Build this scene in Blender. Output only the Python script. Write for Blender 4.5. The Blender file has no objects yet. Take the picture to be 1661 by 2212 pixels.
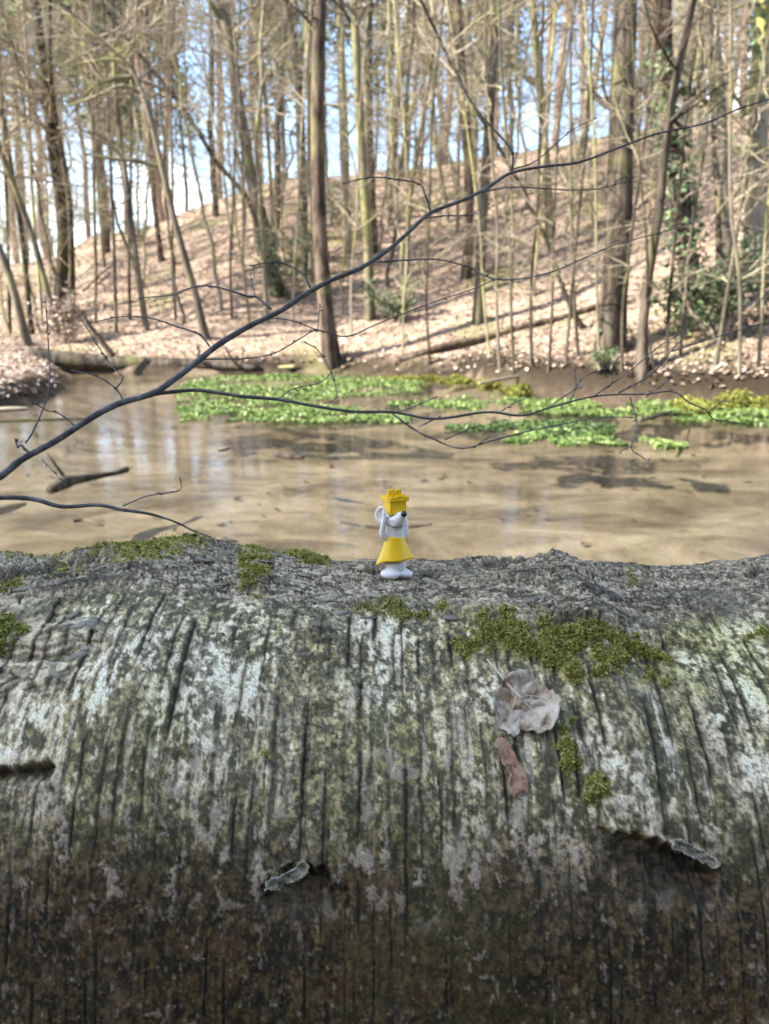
import bpy, bmesh, math, random
import numpy as np
from mathutils import Vector, Matrix

random.seed(7)
RNG = np.random.default_rng(11)
SC = bpy.context.scene
COL = SC.collection

# ------------------------------------------------------------------ camera, sky, sun, exposure
CAM_H, PITCH, FPX = 0.85, math.radians(16.5), 1495.0      # frame of 1661 x 2212 units
CX, CY = 830.5, 1106.0
FIG_DEPTH = 0.426
cam_data = bpy.data.cameras.new('camera')
cam_data.sensor_fit = 'VERTICAL'
cam_data.sensor_height = 36.0
cam_data.sensor_width = 27.0
cam_data.lens = FPX / 2212.0 * 36.0
cam_data.clip_start = 0.02
cam_data.clip_end = 500
cam_data.dof.use_dof = True
cam_data.dof.focus_distance = FIG_DEPTH
cam_data.dof.aperture_fstop = 11.5
cam = bpy.data.objects.new('camera', cam_data)
COL.objects.link(cam)
cam.location = (0, 0, CAM_H)
cam.rotation_euler = (math.pi / 2 - PITCH, 0, 0)
SC.camera = cam

SUN_EL = math.radians(40)
SUN_AZ = Vector((-0.955, -0.295, 0)).normalized()           # horizontal direction towards the sun
world = bpy.data.worlds.new('World')
SC.world = world
world.use_nodes = True
wn = world.node_tree
wn.nodes.clear()
w_out = wn.nodes.new('ShaderNodeOutputWorld')
w_bg = wn.nodes.new('ShaderNodeBackground')
w_sky = wn.nodes.new('ShaderNodeTexSky')
w_sky.sky_type = 'NISHITA'
w_sky.sun_disc = False
w_sky.sun_elevation = SUN_EL
w_sky.sun_rotation = math.atan2(SUN_AZ.x, SUN_AZ.y)
w_sky.air_density = 1.0
w_sky.dust_density = 0.9
w_sky.ozone_density = 2.0
w_bg.inputs['Strength'].default_value = 0.15
w_tc = wn.nodes.new('ShaderNodeTexCoord')
w_ns = wn.nodes.new('ShaderNodeTexNoise')
w_ns.inputs['Scale'].default_value = 3.2
w_ns.inputs['Detail'].default_value = 6
w_ns.inputs['Distortion'].default_value = 0.4
w_rp = wn.nodes.new('ShaderNodeValToRGB')
w_rp.color_ramp.elements[0].position = 0.54
w_rp.color_ramp.elements[1].position = 0.73
w_mx = wn.nodes.new('ShaderNodeMixRGB')
w_mx.inputs['Color2'].default_value = (8.4, 8.2, 8.0, 1)
wn.links.new(w_tc.outputs['Generated'], w_ns.inputs['Vector'])
wn.links.new(w_ns.outputs['Fac'], w_rp.inputs['Fac'])
wn.links.new(w_rp.outputs['Color'], w_mx.inputs['Fac'])
wn.links.new(w_sky.outputs['Color'], w_mx.inputs['Color1'])
wn.links.new(w_mx.outputs['Color'], w_bg.inputs['Color'])
wn.links.new(w_bg.outputs['Background'], w_out.inputs['Surface'])

sun_data = bpy.data.lights.new('sun', 'SUN')
sun_data.energy = 4.8
sun_data.angle = math.radians(0.53)
sun_data.color = (1.0, 0.93, 0.82)
sun = bpy.data.objects.new('sun', sun_data)
COL.objects.link(sun)
sun_dir = (SUN_AZ * math.cos(SUN_EL) + Vector((0, 0, math.sin(SUN_EL)))).normalized()
sun.rotation_euler = sun_dir.to_track_quat('Z', 'Y').to_euler()
sun.location = sun_dir * 60

SC.view_settings.view_transform = 'Standard'
SC.view_settings.look = 'None'
SC.view_settings.gamma = 1
SC.view_settings.use_curve_mapping = False
SC.view_settings.exposure = 1.95
SC.render.engine = 'CYCLES'
SC.cycles.use_denoising = True
SC.cycles.max_bounces = 6
SC.cycles.diffuse_bounces = 3
SC.cycles.glossy_bounces = 3
SC.cycles.transparent_max_bounces = 12
SC.cycles.caustics_reflective = False
SC.cycles.caustics_refractive = False

# ------------------------------------------------------------------ pixel <-> place helpers
SP, CP = math.sin(PITCH), math.cos(PITCH)


def ray(u, v):
    a = (np.asarray(u, float) - CX) / FPX
    b = (CY - np.asarray(v, float)) / FPX
    return np.stack([a, CP + b * SP, -SP + b * CP], -1)     # scaled so that depth along the axis = 1


def at_depth(u, v, d):
    return np.array([0, 0, CAM_H]) + ray(u, v) * np.asarray(d, float)[..., None]


def at_y(u, v, Y):
    r = ray(u, v)
    return np.array([0, 0, CAM_H]) + r * (Y / r[..., 1])[..., None]


def on_water(u, v, z=0.0):
    r = ray(u, v)
    return np.array([0, 0, CAM_H]) + r * ((z - CAM_H) / r[..., 2])[..., None]


def project(P):
    q = P - np.array([0, 0, CAM_H])
    d = q[..., 1] * CP - q[..., 2] * SP
    up = q[..., 1] * SP + q[..., 2] * CP
    return CX + FPX * q[..., 0] / d, CY - FPX * up / d


# ------------------------------------------------------------------ numpy noise
_PERM = np.random.default_rng(3).integers(0, 2**31 - 1, 4096)


def _h(ix, iy, iz=0, s=0):
    return _PERM[(_PERM[(_PERM[(ix + 17 * s) & 4095] + iy) & 4095] + iz) & 4095] / (2**31 - 1.0)


def vnoise(x, y, s=0):
    x = np.asarray(x, float); y = np.asarray(y, float)
    ix = np.floor(x).astype(np.int64); iy = np.floor(y).astype(np.int64)
    fx = x - ix; fy = y - iy
    fx = fx * fx * (3 - 2 * fx); fy = fy * fy * (3 - 2 * fy)
    a = _h(ix, iy, 0, s); b = _h(ix + 1, iy, 0, s); c = _h(ix, iy + 1, 0, s); d = _h(ix + 1, iy + 1, 0, s)
    return (a * (1 - fx) + b * fx) * (1 - fy) + (c * (1 - fx) + d * fx) * fy


def fbm(x, y, o=4, s=0, g=0.5):
    t = 0.0; a = 1.0; n = 0.0
    for i in range(o):
        t = t + a * vnoise(x * 2**i + 13.7 * i, y * 2**i - 7.1 * i, s + i); n += a; a *= g
    return t / n


def worley(x, y, s=0):
    """F1, F2 and the nearest cell's random number."""
    ix = np.floor(x).astype(np.int64); iy = np.floor(y).astype(np.int64)
    f1 = np.full(x.shape, 9.0); f2 = np.full(x.shape, 9.0); idr = np.zeros(x.shape)
    for dx in (-1, 0, 1):
        for dy in (-1, 0, 1):
            cx = ix + dx; cy = iy + dy
            px = cx + _h(cx, cy, 1, s); py = cy + _h(cx, cy, 2, s)
            d = np.hypot(px - x, py - y)
            m = d < f1
            f2 = np.where(m, f1, np.minimum(f2, d))
            idr = np.where(m, _h(cx, cy, 3, s), idr)
            f1 = np.where(m, d, f1)
    return f1, f2, idr


def sstep(a, b, x):
    t = np.clip((x - a) / (b - a), 0, 1)
    return t * t * (3 - 2 * t)


# ------------------------------------------------------------------ object helpers
def new_obj(name, data, parent=None):
    o = bpy.data.objects.new(name, data)
    COL.objects.link(o)
    if parent is not None:
        o.parent = parent
    return o


def thing(name, label, cat, loc=(0, 0, 0), group=None):
    o = new_obj(name, None)
    o.empty_display_size = 0.05
    o.location = loc
    o['label'] = label; o['category'] = cat
    if group: o['group'] = group
    return o


def tag(o, label=None, cat=None, group=None, kind=None):
    if label: o['label'] = label
    if cat: o['category'] = cat
    if group: o['group'] = group
    if kind: o['kind'] = kind
    return o


def mesh_np(name, V, F, mat=None, smooth=True):
    """V (n,3); F list of arrays of (m,k) faces."""
    me = bpy.data.meshes.new(name)
    if not isinstance(F, (list, tuple)): F = [F]
    F = [np.asarray(f, np.int32) for f in F if len(f)]
    V = np.asarray(V, np.float32)
    me.vertices.add(len(V)); me.vertices.foreach_set('co', V.ravel())
    nl = sum(f.size for f in F); nf = sum(len(f) for f in F)
    me.loops.add(nl); me.polygons.add(nf)
    me.loops.foreach_set('vertex_index', np.concatenate([f.ravel() for f in F]))
    tot = np.concatenate([np.full(len(f), f.shape[1], np.int32) for f in F])
    st = np.concatenate([[0], np.cumsum(tot)[:-1]]).astype(np.int32)
    me.polygons.foreach_set('loop_start', st)
    me.polygons.foreach_set('loop_total', tot)
    if smooth: me.polygons.foreach_set('use_smooth', np.ones(nf, bool))
    me.update(calc_edges=True)
    if mat is not None: me.materials.append(mat)
    return me


def tubes(P, R, k=4, cap=False):
    """P (B,N,3) centre lines, R (B,N) radii -> V, F quads."""
    P = np.asarray(P, float); R = np.asarray(R, float)
    B, N, _ = P.shape
    T = np.gradient(P, axis=1)
    T /= np.linalg.norm(T, axis=2, keepdims=True) + 1e-12
    T0 = P[:, -1] - P[:, 0]
    T0 /= np.linalg.norm(T0, axis=1, keepdims=True) + 1e-12
    ref = np.where(np.abs(T0[:, 2:3]) < 0.7, np.array([[0, 0, 1.0]]), np.array([[1.0, 0, 0]]))
    A = np.cross(T, ref[:, None, :]); A /= np.linalg.norm(A, axis=2, keepdims=True) + 1e-12
    Bn = np.cross(T, A)
    ang = np.arange(k) * 2 * np.pi / k
    V = P[:, :, None, :] + R[:, :, None, None] * (A[:, :, None, :] * np.cos(ang)[None, None, :, None] + Bn[:, :, None, :] * np.sin(ang)[None, None, :, None])
    idx = np.arange(B * N * k).reshape(B, N, k)
    q = np.stack([idx[:, :-1, :], np.roll(idx, -1, 2)[:, :-1, :], np.roll(idx, -1, 2)[:, 1:, :], idx[:, 1:, :]], -1)
    F = [q.reshape(-1, 4)]
    if cap:
        F.append(idx[:, 0, ::-1].reshape(-1, k)); F.append(idx[:, -1, :].reshape(-1, k))
    return V.reshape(-1, 3), F


def merge(parts):
    V = []; F = []; o = 0
    for v, f in parts:
        V.append(v)
        for g in f: F.append(np.asarray(g) + o)
        o += len(v)
    by = {}
    for g in F: by.setdefault(g.shape[1], []).append(g)
    return np.concatenate(V), [np.concatenate(g) for g in by.values()]


def spline(pts, n):
    """Catmull-Rom through pts (m,d), n samples."""
    p = np.asarray(pts, float)
    if len(p) == 2: p = np.array([p[0], (p[0] + p[1]) / 2, p[1]])
    seg = np.concatenate([[0], np.cumsum(np.linalg.norm(np.diff(p[:, :3], axis=0), axis=1) + 1e-9)])
    e = np.concatenate([[2 * p[0] - p[1]], p, [2 * p[-1] - p[-2]]])
    s = np.linspace(0, seg[-1], n)
    i = np.clip(np.searchsorted(seg, s, side='right') - 1, 0, len(p) - 2)
    t = ((s - seg[i]) / (seg[i + 1] - seg[i]))[:, None]
    a, b, c, d = e[i], e[i + 1], e[i + 2], e[i + 3]
    return 0.5 * (2 * b + (c - a) * t + (2 * a - 5 * b + 4 * c - d) * t**2 + (3 * b - a - 3 * c + d) * t**3)


# ------------------------------------------------------------------ materials
def mat_new(name):
    m = bpy.data.materials.new(name); m.use_nodes = True
    nt = m.node_tree; b = nt.nodes['Principled BSDF']
    return m, nt, b


def nd(nt, t, **kw):
    n = nt.nodes.new(t)
    for k, v in kw.items():
        if k in n.inputs: n.inputs[k].default_value = v
        else: setattr(n, k, v)
    return n


def ramp(nt, stops, src=None):
    r = nt.nodes.new('ShaderNodeValToRGB')
    e = r.color_ramp.elements
    while len(e) < len(stops): e.new(0.5)
    for i, (p, c) in enumerate(stops):
        e[i].position = p; e[i].color = (*c, 1)
    if src is not None: nt.links.new(src, r.inputs['Fac'])
    return r


def bark_mat(name, stops, scale=6.0, stretch=0.25, moss=None, moss_amt=0.5, rough=0.9, bump=0.5):
    m, nt, b = mat_new(name)
    tc = nd(nt, 'ShaderNodeTexCoord'); mp = nd(nt, 'ShaderNodeMapping')
    mp.inputs['Scale'].default_value = (1, 1, stretch)
    oi = nd(nt, 'ShaderNodeObjectInfo')
    L = nt.links.new
    L(tc.outputs['Object'], mp.inputs['Vector'])
    n1 = nd(nt, 'ShaderNodeTexNoise', noise_dimensions='4D', Scale=scale, Detail=6.0, Roughness=0.65)
    L(mp.outputs['Vector'], n1.inputs['Vector']); L(oi.outputs['Random'], n1.inputs['W'])
    r1 = ramp(nt, stops, n1.outputs['Fac'])
    col = r1.outputs['Color']
    if moss:
        n2 = nd(nt, 'ShaderNodeTexNoise', noise_dimensions='4D', Scale=1.6, Detail=5.0)
        L(tc.outputs['Object'], n2.inputs['Vector']); L(oi.outputs['Random'], n2.inputs['W'])
        r2 = ramp(nt, [(0.62 - 0.25 * moss_amt, (0, 0, 0)), (0.78 - 0.25 * moss_amt, (1, 1, 1))], n2.outputs['Fac'])
        mx = nd(nt, 'ShaderNodeMixRGB'); mx.inputs['Color2'].default_value = (*moss, 1)
        L(r2.outputs['Color'], mx.inputs['Fac']); L(col, mx.inputs['Color1']); col = mx.outputs['Color']
    hv = nd(nt, 'ShaderNodeHueSaturation')
    mr = nd(nt, 'ShaderNodeMapRange'); mr.inputs['To Min'].default_value = 0.75; mr.inputs['To Max'].default_value = 1.25
    L(oi.outputs['Random'], mr.inputs['Value']); L(mr.outputs['Result'], hv.inputs['Value'])
    L(col, hv.inputs['Color']); L(hv.outputs['Color'], b.inputs['Base Color'])
    b.inputs['Roughness'].default_value = rough
    b.inputs['Specular IOR Level'].default_value = 0.2
    bp = nd(nt, 'ShaderNodeBump', Strength=bump, Distance=0.03)
    L(n1.outputs['Fac'], bp.inputs['Height']); L(bp.outputs['Normal'], b.inputs['Normal'])
    return m


def face_mat(name, stops, rough=0.8, spec=0.2, trans=0.0):
    """Colour by a per-piece random attribute 'rnd'."""
    m, nt, b = mat_new(name)
    at = nd(nt, 'ShaderNodeAttribute', attribute_name='rnd')
    r = ramp(nt, stops, at.outputs['Fac'])
    nt.links.new(r.outputs['Color'], b.inputs['Base Color'])
    b.inputs['Roughness'].default_value = rough
    b.inputs['Specular IOR Level'].default_value = spec
    if trans > 0:
        tr = nd(nt, 'ShaderNodeBsdfTranslucent'); ms = nd(nt, 'ShaderNodeMixShader')
        ms.inputs['Fac'].default_value = trans
        nt.links.new(r.outputs['Color'], tr.inputs['Color'])
        nt.links.new(b.outputs['BSDF'], ms.inputs[1]); nt.links.new(tr.outputs['BSDF'], ms.inputs[2])
        nt.links.new(ms.outputs['Shader'], nt.nodes['Material Output'].inputs['Surface'])
    return m


def plain(name, c, rough=0.6, spec=0.4, sss=0.0, coat=0.0, noise=0.0):
    m, nt, b = mat_new(name)
    b.inputs['Base Color'].default_value = (*c, 1)
    b.inputs['Roughness'].default_value = rough
    b.inputs['Specular IOR Level'].default_value = spec
    if sss:
        b.inputs['Subsurface Weight'].default_value = sss
        b.inputs['Subsurface Radius'].default_value = (0.0012, 0.001, 0.0009)
        b.inputs['Subsurface Scale'].default_value = 1.0
    b.inputs['Coat Weight'].default_value = coat
    tc = nd(nt, 'ShaderNodeTexCoord'); n = nd(nt, 'ShaderNodeTexNoise', Scale=240.0, Detail=4.0)
    nt.links.new(tc.outputs['Object'], n.inputs['Vector'])
    mr = nd(nt, 'ShaderNodeMapRange'); mr.inputs['To Min'].default_value = 1 - noise; mr.inputs['To Max'].default_value = 1 + noise * 0.4
    hv = nd(nt, 'ShaderNodeHueSaturation'); hv.inputs['Color'].default_value = (*c, 1)
    nt.links.new(n.outputs['Fac'], mr.inputs['Value']); nt.links.new(mr.outputs['Result'], hv.inputs['Value'])
    nt.links.new(hv.outputs['Color'], b.inputs['Base Color'])
    bp = nd(nt, 'ShaderNodeBump', Strength=0.08 + noise, Distance=0.0003)
    nt.links.new(n.outputs['Fac'], bp.inputs['Height']); nt.links.new(bp.outputs['Normal'], b.inputs['Normal'])
    return m


M_GREY = bark_mat('bark_grey', [(0.25, (0.035, 0.029, 0.022)), (0.5, (0.12, 0.10, 0.075)), (0.75, (0.25, 0.22, 0.17))], 9, 0.2, (0.20, 0.19, 0.09), 0.45)
M_OAK = bark_mat('bark_oak', [(0.32, (0.016, 0.012, 0.009)), (0.46, (0.055, 0.043, 0.032)), (0.56, (0.12, 0.098, 0.075)), (0.75, (0.21, 0.18, 0.14))], 16, 0.14, (0.20, 0.20, 0.07), 0.25, bump=1.0)
M_DARK = bark_mat('bark_dark', [(0.32, (0.014, 0.011, 0.009)), (0.48, (0.045, 0.037, 0.027)), (0.56, (0.09, 0.073, 0.054)), (0.75, (0.165, 0.135, 0.10))], 14, 0.18, (0.11, 0.105, 0.04), 0.35)
M_BROWN = bark_mat('bark_brown', [(0.32, (0.018, 0.013, 0.009)), (0.48, (0.065, 0.047, 0.034)), (0.56, (0.12, 0.09, 0.066)), (0.75, (0.21, 0.16, 0.12))], 14, 0.2, (0.2, 0.18, 0.08), 0.35)
M_PALE = bark_mat('bark_pale', [(0.25, (0.12, 0.10, 0.07)), (0.5, (0.30, 0.26, 0.19)), (0.8, (0.46, 0.42, 0.34))], 6, 0.3, (0.33, 0.32, 0.11), 0.5)
M_MOSSY = bark_mat('bark_mossy', [(0.25, (0.08, 0.07, 0.04)), (0.5, (0.22, 0.195, 0.12)), (0.8, (0.38, 0.35, 0.24))], 7, 0.3, (0.30, 0.29, 0.11), 0.6)
M_PINE = bark_mat('bark_pine', [(0.25, (0.10, 0.065, 0.045)), (0.5, (0.26, 0.175, 0.13)), (0.8, (0.42, 0.31, 0.24))], 9, 0.3)
M_TWIG = bark_mat('twig_bark', [(0.3, (0.18, 0.15, 0.11)), (0.6, (0.34, 0.29, 0.21)), (0.8, (0.46, 0.41, 0.31))], 2, 1.0, (0.36, 0.34, 0.18), 0.35, bump=0.0)
M_BRANCH = bark_mat('branch_bark', [(0.3, (0.03, 0.028, 0.027)), (0.5, (0.11, 0.105, 0.10)), (0.62, (0.20, 0.195, 0.195)), (0.72, (0.32, 0.315, 0.31))], 85, 1.0, (0.13, 0.13, 0.10), 0.2, rough=0.55, bump=0.25)
M_LEAF = face_mat('dry_leaf', [(0.0, (0.13, 0.09, 0.062)), (0.35, (0.30, 0.228, 0.17)), (0.7, (0.44, 0.35, 0.275)), (1.0, (0.60, 0.52, 0.435))], 0.55, 0.4)
M_CRESS = face_mat('cress_leaf', [(0.0, (0.025, 0.05, 0.018)), (0.35, (0.10, 0.165, 0.045)), (0.7, (0.215, 0.30, 0.085)), (1.0, (0.44, 0.47, 0.20))], 0.42, 0.35, 0.2)
M_EVER = face_mat('evergreen_leaf', [(0.0, (0.05, 0.085, 0.04)), (0.5, (0.11, 0.17, 0.08)), (1.0, (0.24, 0.30, 0.16))], 0.55, 0.3, 0.15)
M_NEEDLE = face_mat('pine_needles', [(0.0, (0.05, 0.08, 0.03)), (0.5, (0.11, 0.16, 0.06)), (1.0, (0.20, 0.24, 0.10))], 0.6, 0.3, 0.2)
M_MOSS = face_mat('moss_shoots', [(0.0, (0.05, 0.052, 0.012)), (0.35, (0.22, 0.23, 0.045)), (0.7, (0.42, 0.42, 0.11)), (1.0, (0.56, 0.54, 0.25))], 0.8, 0.1, 0.25)


def rnd_attr(me, vals, dom='FACE'):
    a = me.attributes.new('rnd', 'FLOAT', dom)
    a.data.foreach_set('value', np.asarray(vals, np.float32))


# ------------------------------------------------------------------ ground
SHORE = [(-160, 905), (0, 884), (70, 862), (128, 842), (140, 815), (120, 800), (300, 806), (520, 804), (640, 802), (800, 806), (930, 812), (1010, 812), (1080, 822), (1110, 838), (1210, 850), (1330, 860), (1480, 872), (1661, 884), (1800, 900)]
poly = [tuple(on_water(float(a), float(b))[:2]) for a, b in SHORE]
poly = np.array(poly)
poly = np.concatenate([[[-9.0, 1.3], [-9.0, 6.0]], poly, [[6.5, 5.6], [7.5, 1.3], [3.0, 1.05], [0.5, 1.15], [-3.0, 1.0]]])


def pond_sd(x, y):
    """Signed distance to the pond's edge, positive outside."""
    x = np.asarray(x, float); y = np.asarray(y, float)
    d = np.full(x.shape, 1e9); ins = np.zeros(x.shape, bool)
    n = len(poly)
    for i in range(n):
        ax, ay = poly[i]; bx, by = poly[(i + 1) % n]
        ex, ey = bx - ax, by - ay
        t = np.clip(((x - ax) * ex + (y - ay) * ey) / (ex * ex + ey * ey), 0, 1)
        d = np.minimum(d, np.hypot(x - ax - t * ex, y - ay - t * ey))
        c = ((ay > y) != (by > y))
        with np.errstate(divide='ignore', invalid='ignore'):
            xi = ax + (y - ay) / (by - ay if by != ay else 1e-9) * ex
        ins ^= c & (x < xi)
    return np.where(ins, -d, d)


RU = np.array([-600, 0, 130, 200, 300, 450, 600, 900, 1100, 1300, 1661, 2200.0])
RV = np.array([640, 575, 560, 512, 500, 440, 390, 372, 350, 335, 310, 300.0])
RIDGE_Y = 24.0
_rp = at_y(RU, RV, RIDGE_Y)
RX, RZ = _rp[:, 0], _rp[:, 2]


def ground_h(x, y):
    x = np.asarray(x, float); y = np.asarray(y, float)
    sd = pond_sd(x, y)
    w = fbm(x * 0.8, y * 0.8, 4, 21) - 0.5
    bed = -0.28 * sstep(0, 1.4, -sd) + 0.05 * w - 0.02
    xr = x * RIDGE_Y / np.maximum(y, 8.0)
    rz = np.interp(xr, RX, RZ)
    t = np.clip(sd / 13.5, 0, 1.0)
    prof = 0.72 * t + 0.28 * t * t * (3 - 2 * t)
    far = (0.16 + 0.06 * sstep(0.6, 2.0, x)) * sstep(-0.04, 0.14, sd) + (rz - 0.25) * prof + 0.25 * w * sstep(0.2, 3, sd)
    beyond = np.maximum(0, y - RIDGE_Y - 1.0)
    far = far - 0.09 * beyond - 0.02 * np.maximum(0, np.abs(x) - 25)
    near = 0.36 * sstep(0.0, 0.55, sd) + np.maximum(0, -y - 0.7) * 0.85 * sstep(0.7, 2.2, -y) + 0.06 * w  # unseen slope behind the camera, raised to keep sky light off the log's underside
    near = np.minimum(near, 9.0 + 0.3 * w)
    k = sstep(1.5, 5.0, y)
    out = near * (1 - k) + far * k
    return np.where(sd < 0, np.minimum(bed + 0.02 * (sd > -0.05), out), out)


def ray_ground(u, v, y0=2.0, y1=60.0):
    ys = np.linspace(y0, y1, 1200)
    r = ray(float(u), float(v))
    x = r[0] * ys / r[1]; z = CAM_H + r[2] * ys / r[1]
    g = ground_h(x, ys)
    hit = np.nonzero(z < g)[0]
    return float(ys[hit[0]]) if len(hit) else None


def axis_grid(lo, hi, c, n, k):
    s = np.linspace(-1, 1, n)
    t = np.sinh(k * s) / np.sinh(k)
    return np.where(t < 0, c + (c - lo) * t, c + (hi - c) * t)


gx = axis_grid(-90, 90, 0, 330, 3.6); gy = axis_grid(-60, 150, 8, 350, 3.6)
GX, GY = np.meshgrid(gx, gy)
GZ = ground_h(GX, GY)
GZ += (fbm(GX * 5, GY * 5, 3, 5) - 0.5) * 0.05 * sstep(0.05, 0.6, pond_sd(GX, GY))
nx, ny = len(gx), len(gy)
idx = np.arange(nx * ny).reshape(ny, nx)
quads = np.stack([idx[:-1, :-1], idx[:-1, 1:], idx[1:, 1:], idx[1:, :-1]], -1).reshape(-1, 4)

mg, nt, b = mat_new('forest_floor')
L = nt.links.new
at = nd(nt, 'ShaderNodeAttribute', attribute_name='shore')
tc = nd(nt, 'ShaderNodeTexCoord')
n1 = nd(nt, 'ShaderNodeTexNoise', Scale=9.0, Detail=8.0, Roughness=0.7)
L(tc.outputs['Object'], n1.inputs['Vector'])
lit = ramp(nt, [(0.25, (0.10, 0.07, 0.047)), (0.45, (0.27, 0.195, 0.14)), (0.6, (0.40, 0.305, 0.235)), (0.8, (0.52, 0.42, 0.34))], n1.outputs['Fac'])
n1b = nd(nt, 'ShaderNodeTexNoise', Scale=0.7, Detail=5.0)
L(tc.outputs['Object'], n1b.inputs['Vector'])
gmask = ramp(nt, [(0.52, (0, 0, 0)), (0.68, (0.75, 0.75, 0.75))], n1b.outputs['Fac'])
mgm = nd(nt, 'ShaderNodeMixRGB'); mgm.inputs['Color2'].default_value = (0.17, 0.17, 0.065, 1)
L(gmask.outputs['Color'], mgm.inputs['Fac']); L(lit.outputs['Color'], mgm.inputs['Color1'])
mp = nd(nt, 'ShaderNodeMapping'); mp.inputs['Scale'].default_value = (0.7, 1.5, 1)
L(tc.outputs['Object'], mp.inputs['Vector'])
n2 = nd(nt, 'ShaderNodeTexNoise', Scale=2.2, Detail=8.0, Roughness=0.66, Distortion=0.6)
L(mp.outputs['Vector'], n2.inputs['Vector'])
sand = ramp(nt, [(0.32, (0.05, 0.041, 0.028)), (0.44, (0.105, 0.086, 0.060)), (0.54, (0.165, 0.136, 0.096)), (0.68, (0.245, 0.208, 0.152))], n2.outputs['Fac'])
n3 = nd(nt, 'ShaderNodeTexNoise', Scale=16.0, Detail=5.0, Roughness=0.7)
L(tc.outputs['Object'], n3.inputs['Vector'])
spk = ramp(nt, [(0.30, (0.35, 0.30, 0.25)), (0.40, (1, 1, 1))], n3.outputs['Fac'])
sm = nd(nt, 'ShaderNodeMixRGB', blend_type='MULTIPLY'); sm.inputs['Fac'].default_value = 0.8
L(sand.outputs['Color'], sm.inputs['Color1']); L(spk.outputs['Color'], sm.inputs['Color2'])
mx1 = nd(nt, 'ShaderNodeMixRGB')
L(at.outputs['Fac'], mx1.inputs['Fac']); L(sm.outputs['Color'], mx1.inputs['Color1']); L(mgm.outputs['Color'], mx1.inputs['Color2'])
am = nd(nt, 'ShaderNodeAttribute', attribute_name='mud_shade')
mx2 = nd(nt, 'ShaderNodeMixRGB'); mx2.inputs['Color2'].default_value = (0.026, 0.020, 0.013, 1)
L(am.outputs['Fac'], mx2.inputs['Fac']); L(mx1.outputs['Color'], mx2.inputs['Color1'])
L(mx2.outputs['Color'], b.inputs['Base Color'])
b.inputs['Roughness'].default_value = 0.95; b.inputs['Specular IOR Level'].default_value = 0.1
bp = nd(nt, 'ShaderNodeBump', Strength=0.6, Distance=0.05)
L(n1.outputs['Fac'], bp.inputs['Height']); L(bp.outputs['Normal'], b.inputs['Normal'])
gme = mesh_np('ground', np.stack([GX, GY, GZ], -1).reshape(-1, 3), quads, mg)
ga = gme.attributes.new('shore', 'FLOAT', 'POINT')
ga.data.foreach_set('value', sstep(-0.30, -0.12, pond_sd(GX, GY)).ravel().astype(np.float32))
gm = gme.attributes.new('mud_shade', 'FLOAT', 'POINT')
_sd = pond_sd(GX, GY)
_dark = (1 - sstep(1.6, 2.4, GY)) * sstep(-0.4, 0.0, _sd)                         # near bank, unseen, painted dark to cut light bounced onto the log
_edge = np.exp(-((_sd - 0.02 - 0.10 * sstep(0.6, 1.6, GX)) / (0.24 + 0.14 * sstep(0.6, 1.6, GX))) ** 2) * np.maximum(sstep(0.6, 1.6, GX), 0.55 + 0.45 * (fbm(GX * 2, GY * 2, 3, 14) > 0.45)) * (GY > 2)   # dark mud rim along the far shore; at right also the bank's shade, painted
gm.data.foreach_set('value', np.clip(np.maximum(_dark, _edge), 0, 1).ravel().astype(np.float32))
ground = tag(new_obj('ground', gme), 'leaf strewn forest floor rising behind the pond to a wooded ridge', kind='structure')

# water
mw, nt, b = mat_new('pond_water')
L = nt.links.new
nt.nodes.remove(b)
tc = nd(nt, 'ShaderNodeTexCoord'); mp = nd(nt, 'ShaderNodeMapping'); mp.inputs['Scale'].default_value = (1.0, 2.2, 1)
L(tc.outputs['Object'], mp.inputs['Vector'])
na = nd(nt, 'ShaderNodeTexNoise', Scale=11.0, Detail=4.0, Roughness=0.5, Distortion=0.6)
nb = nd(nt, 'ShaderNodeTexNoise', Scale=1.2, Detail=2.0)
L(mp.outputs['Vector'], na.inputs['Vector']); L(tc.outputs['Object'], nb.inputs['Vector'])
ml = nd(nt, 'ShaderNodeMath', operation='MULTIPLY')
rb = ramp(nt, [(0.35, (0.25, 0.25, 0.25)), (0.65, (1, 1, 1))], nb.outputs['Fac'])
L(na.outputs['Fac'], ml.inputs[0]); L(rb.outputs['Color'], ml.inputs[1])
bp = nd(nt, 'ShaderNodeBump', Strength=0.30, Distance=0.012)
L(ml.outputs['Value'], bp.inputs['Height'])
gb = nd(nt, 'ShaderNodeNewGeometry'); ior = nd(nt, 'ShaderNodeMapRange')      # the same reflectance seen from above and below
ior.inputs['To Min'].default_value = 1.4; ior.inputs['To Max'].default_value = 1 / 1.4
L(gb.outputs['Backfacing'], ior.inputs['Value'])
fr = nd(nt, 'ShaderNodeFresnel', IOR=1.4); L(ior.outputs['Result'], fr.inputs['IOR']); L(bp.outputs['Normal'], fr.inputs['Normal'])
gl = nd(nt, 'ShaderNodeBsdfGlossy', Roughness=0.012); gl.inputs['Color'].default_value = (0.95, 0.97, 1, 1)
L(bp.outputs['Normal'], gl.inputs['Normal'])
tr = nd(nt, 'ShaderNodeBsdfTransparent'); tr.inputs['Color'].default_value = (0.93, 0.92, 0.87, 1)
ms = nd(nt, 'ShaderNodeMixShader')
L(fr.outputs['Fac'], ms.inputs['Fac']); L(tr.outputs['BSDF'], ms.inputs[1]); L(gl.outputs['BSDF'], ms.inputs[2])
L(ms.outputs['Shader'], nt.nodes['Material Output'].inputs['Surface'])
px = np.linspace(-10, 8.5, 40); py = np.linspace(0.6, 13, 40)
PX, PY = np.meshgrid(px, py)
id2 = np.arange(1600).reshape(40, 40)
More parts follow.
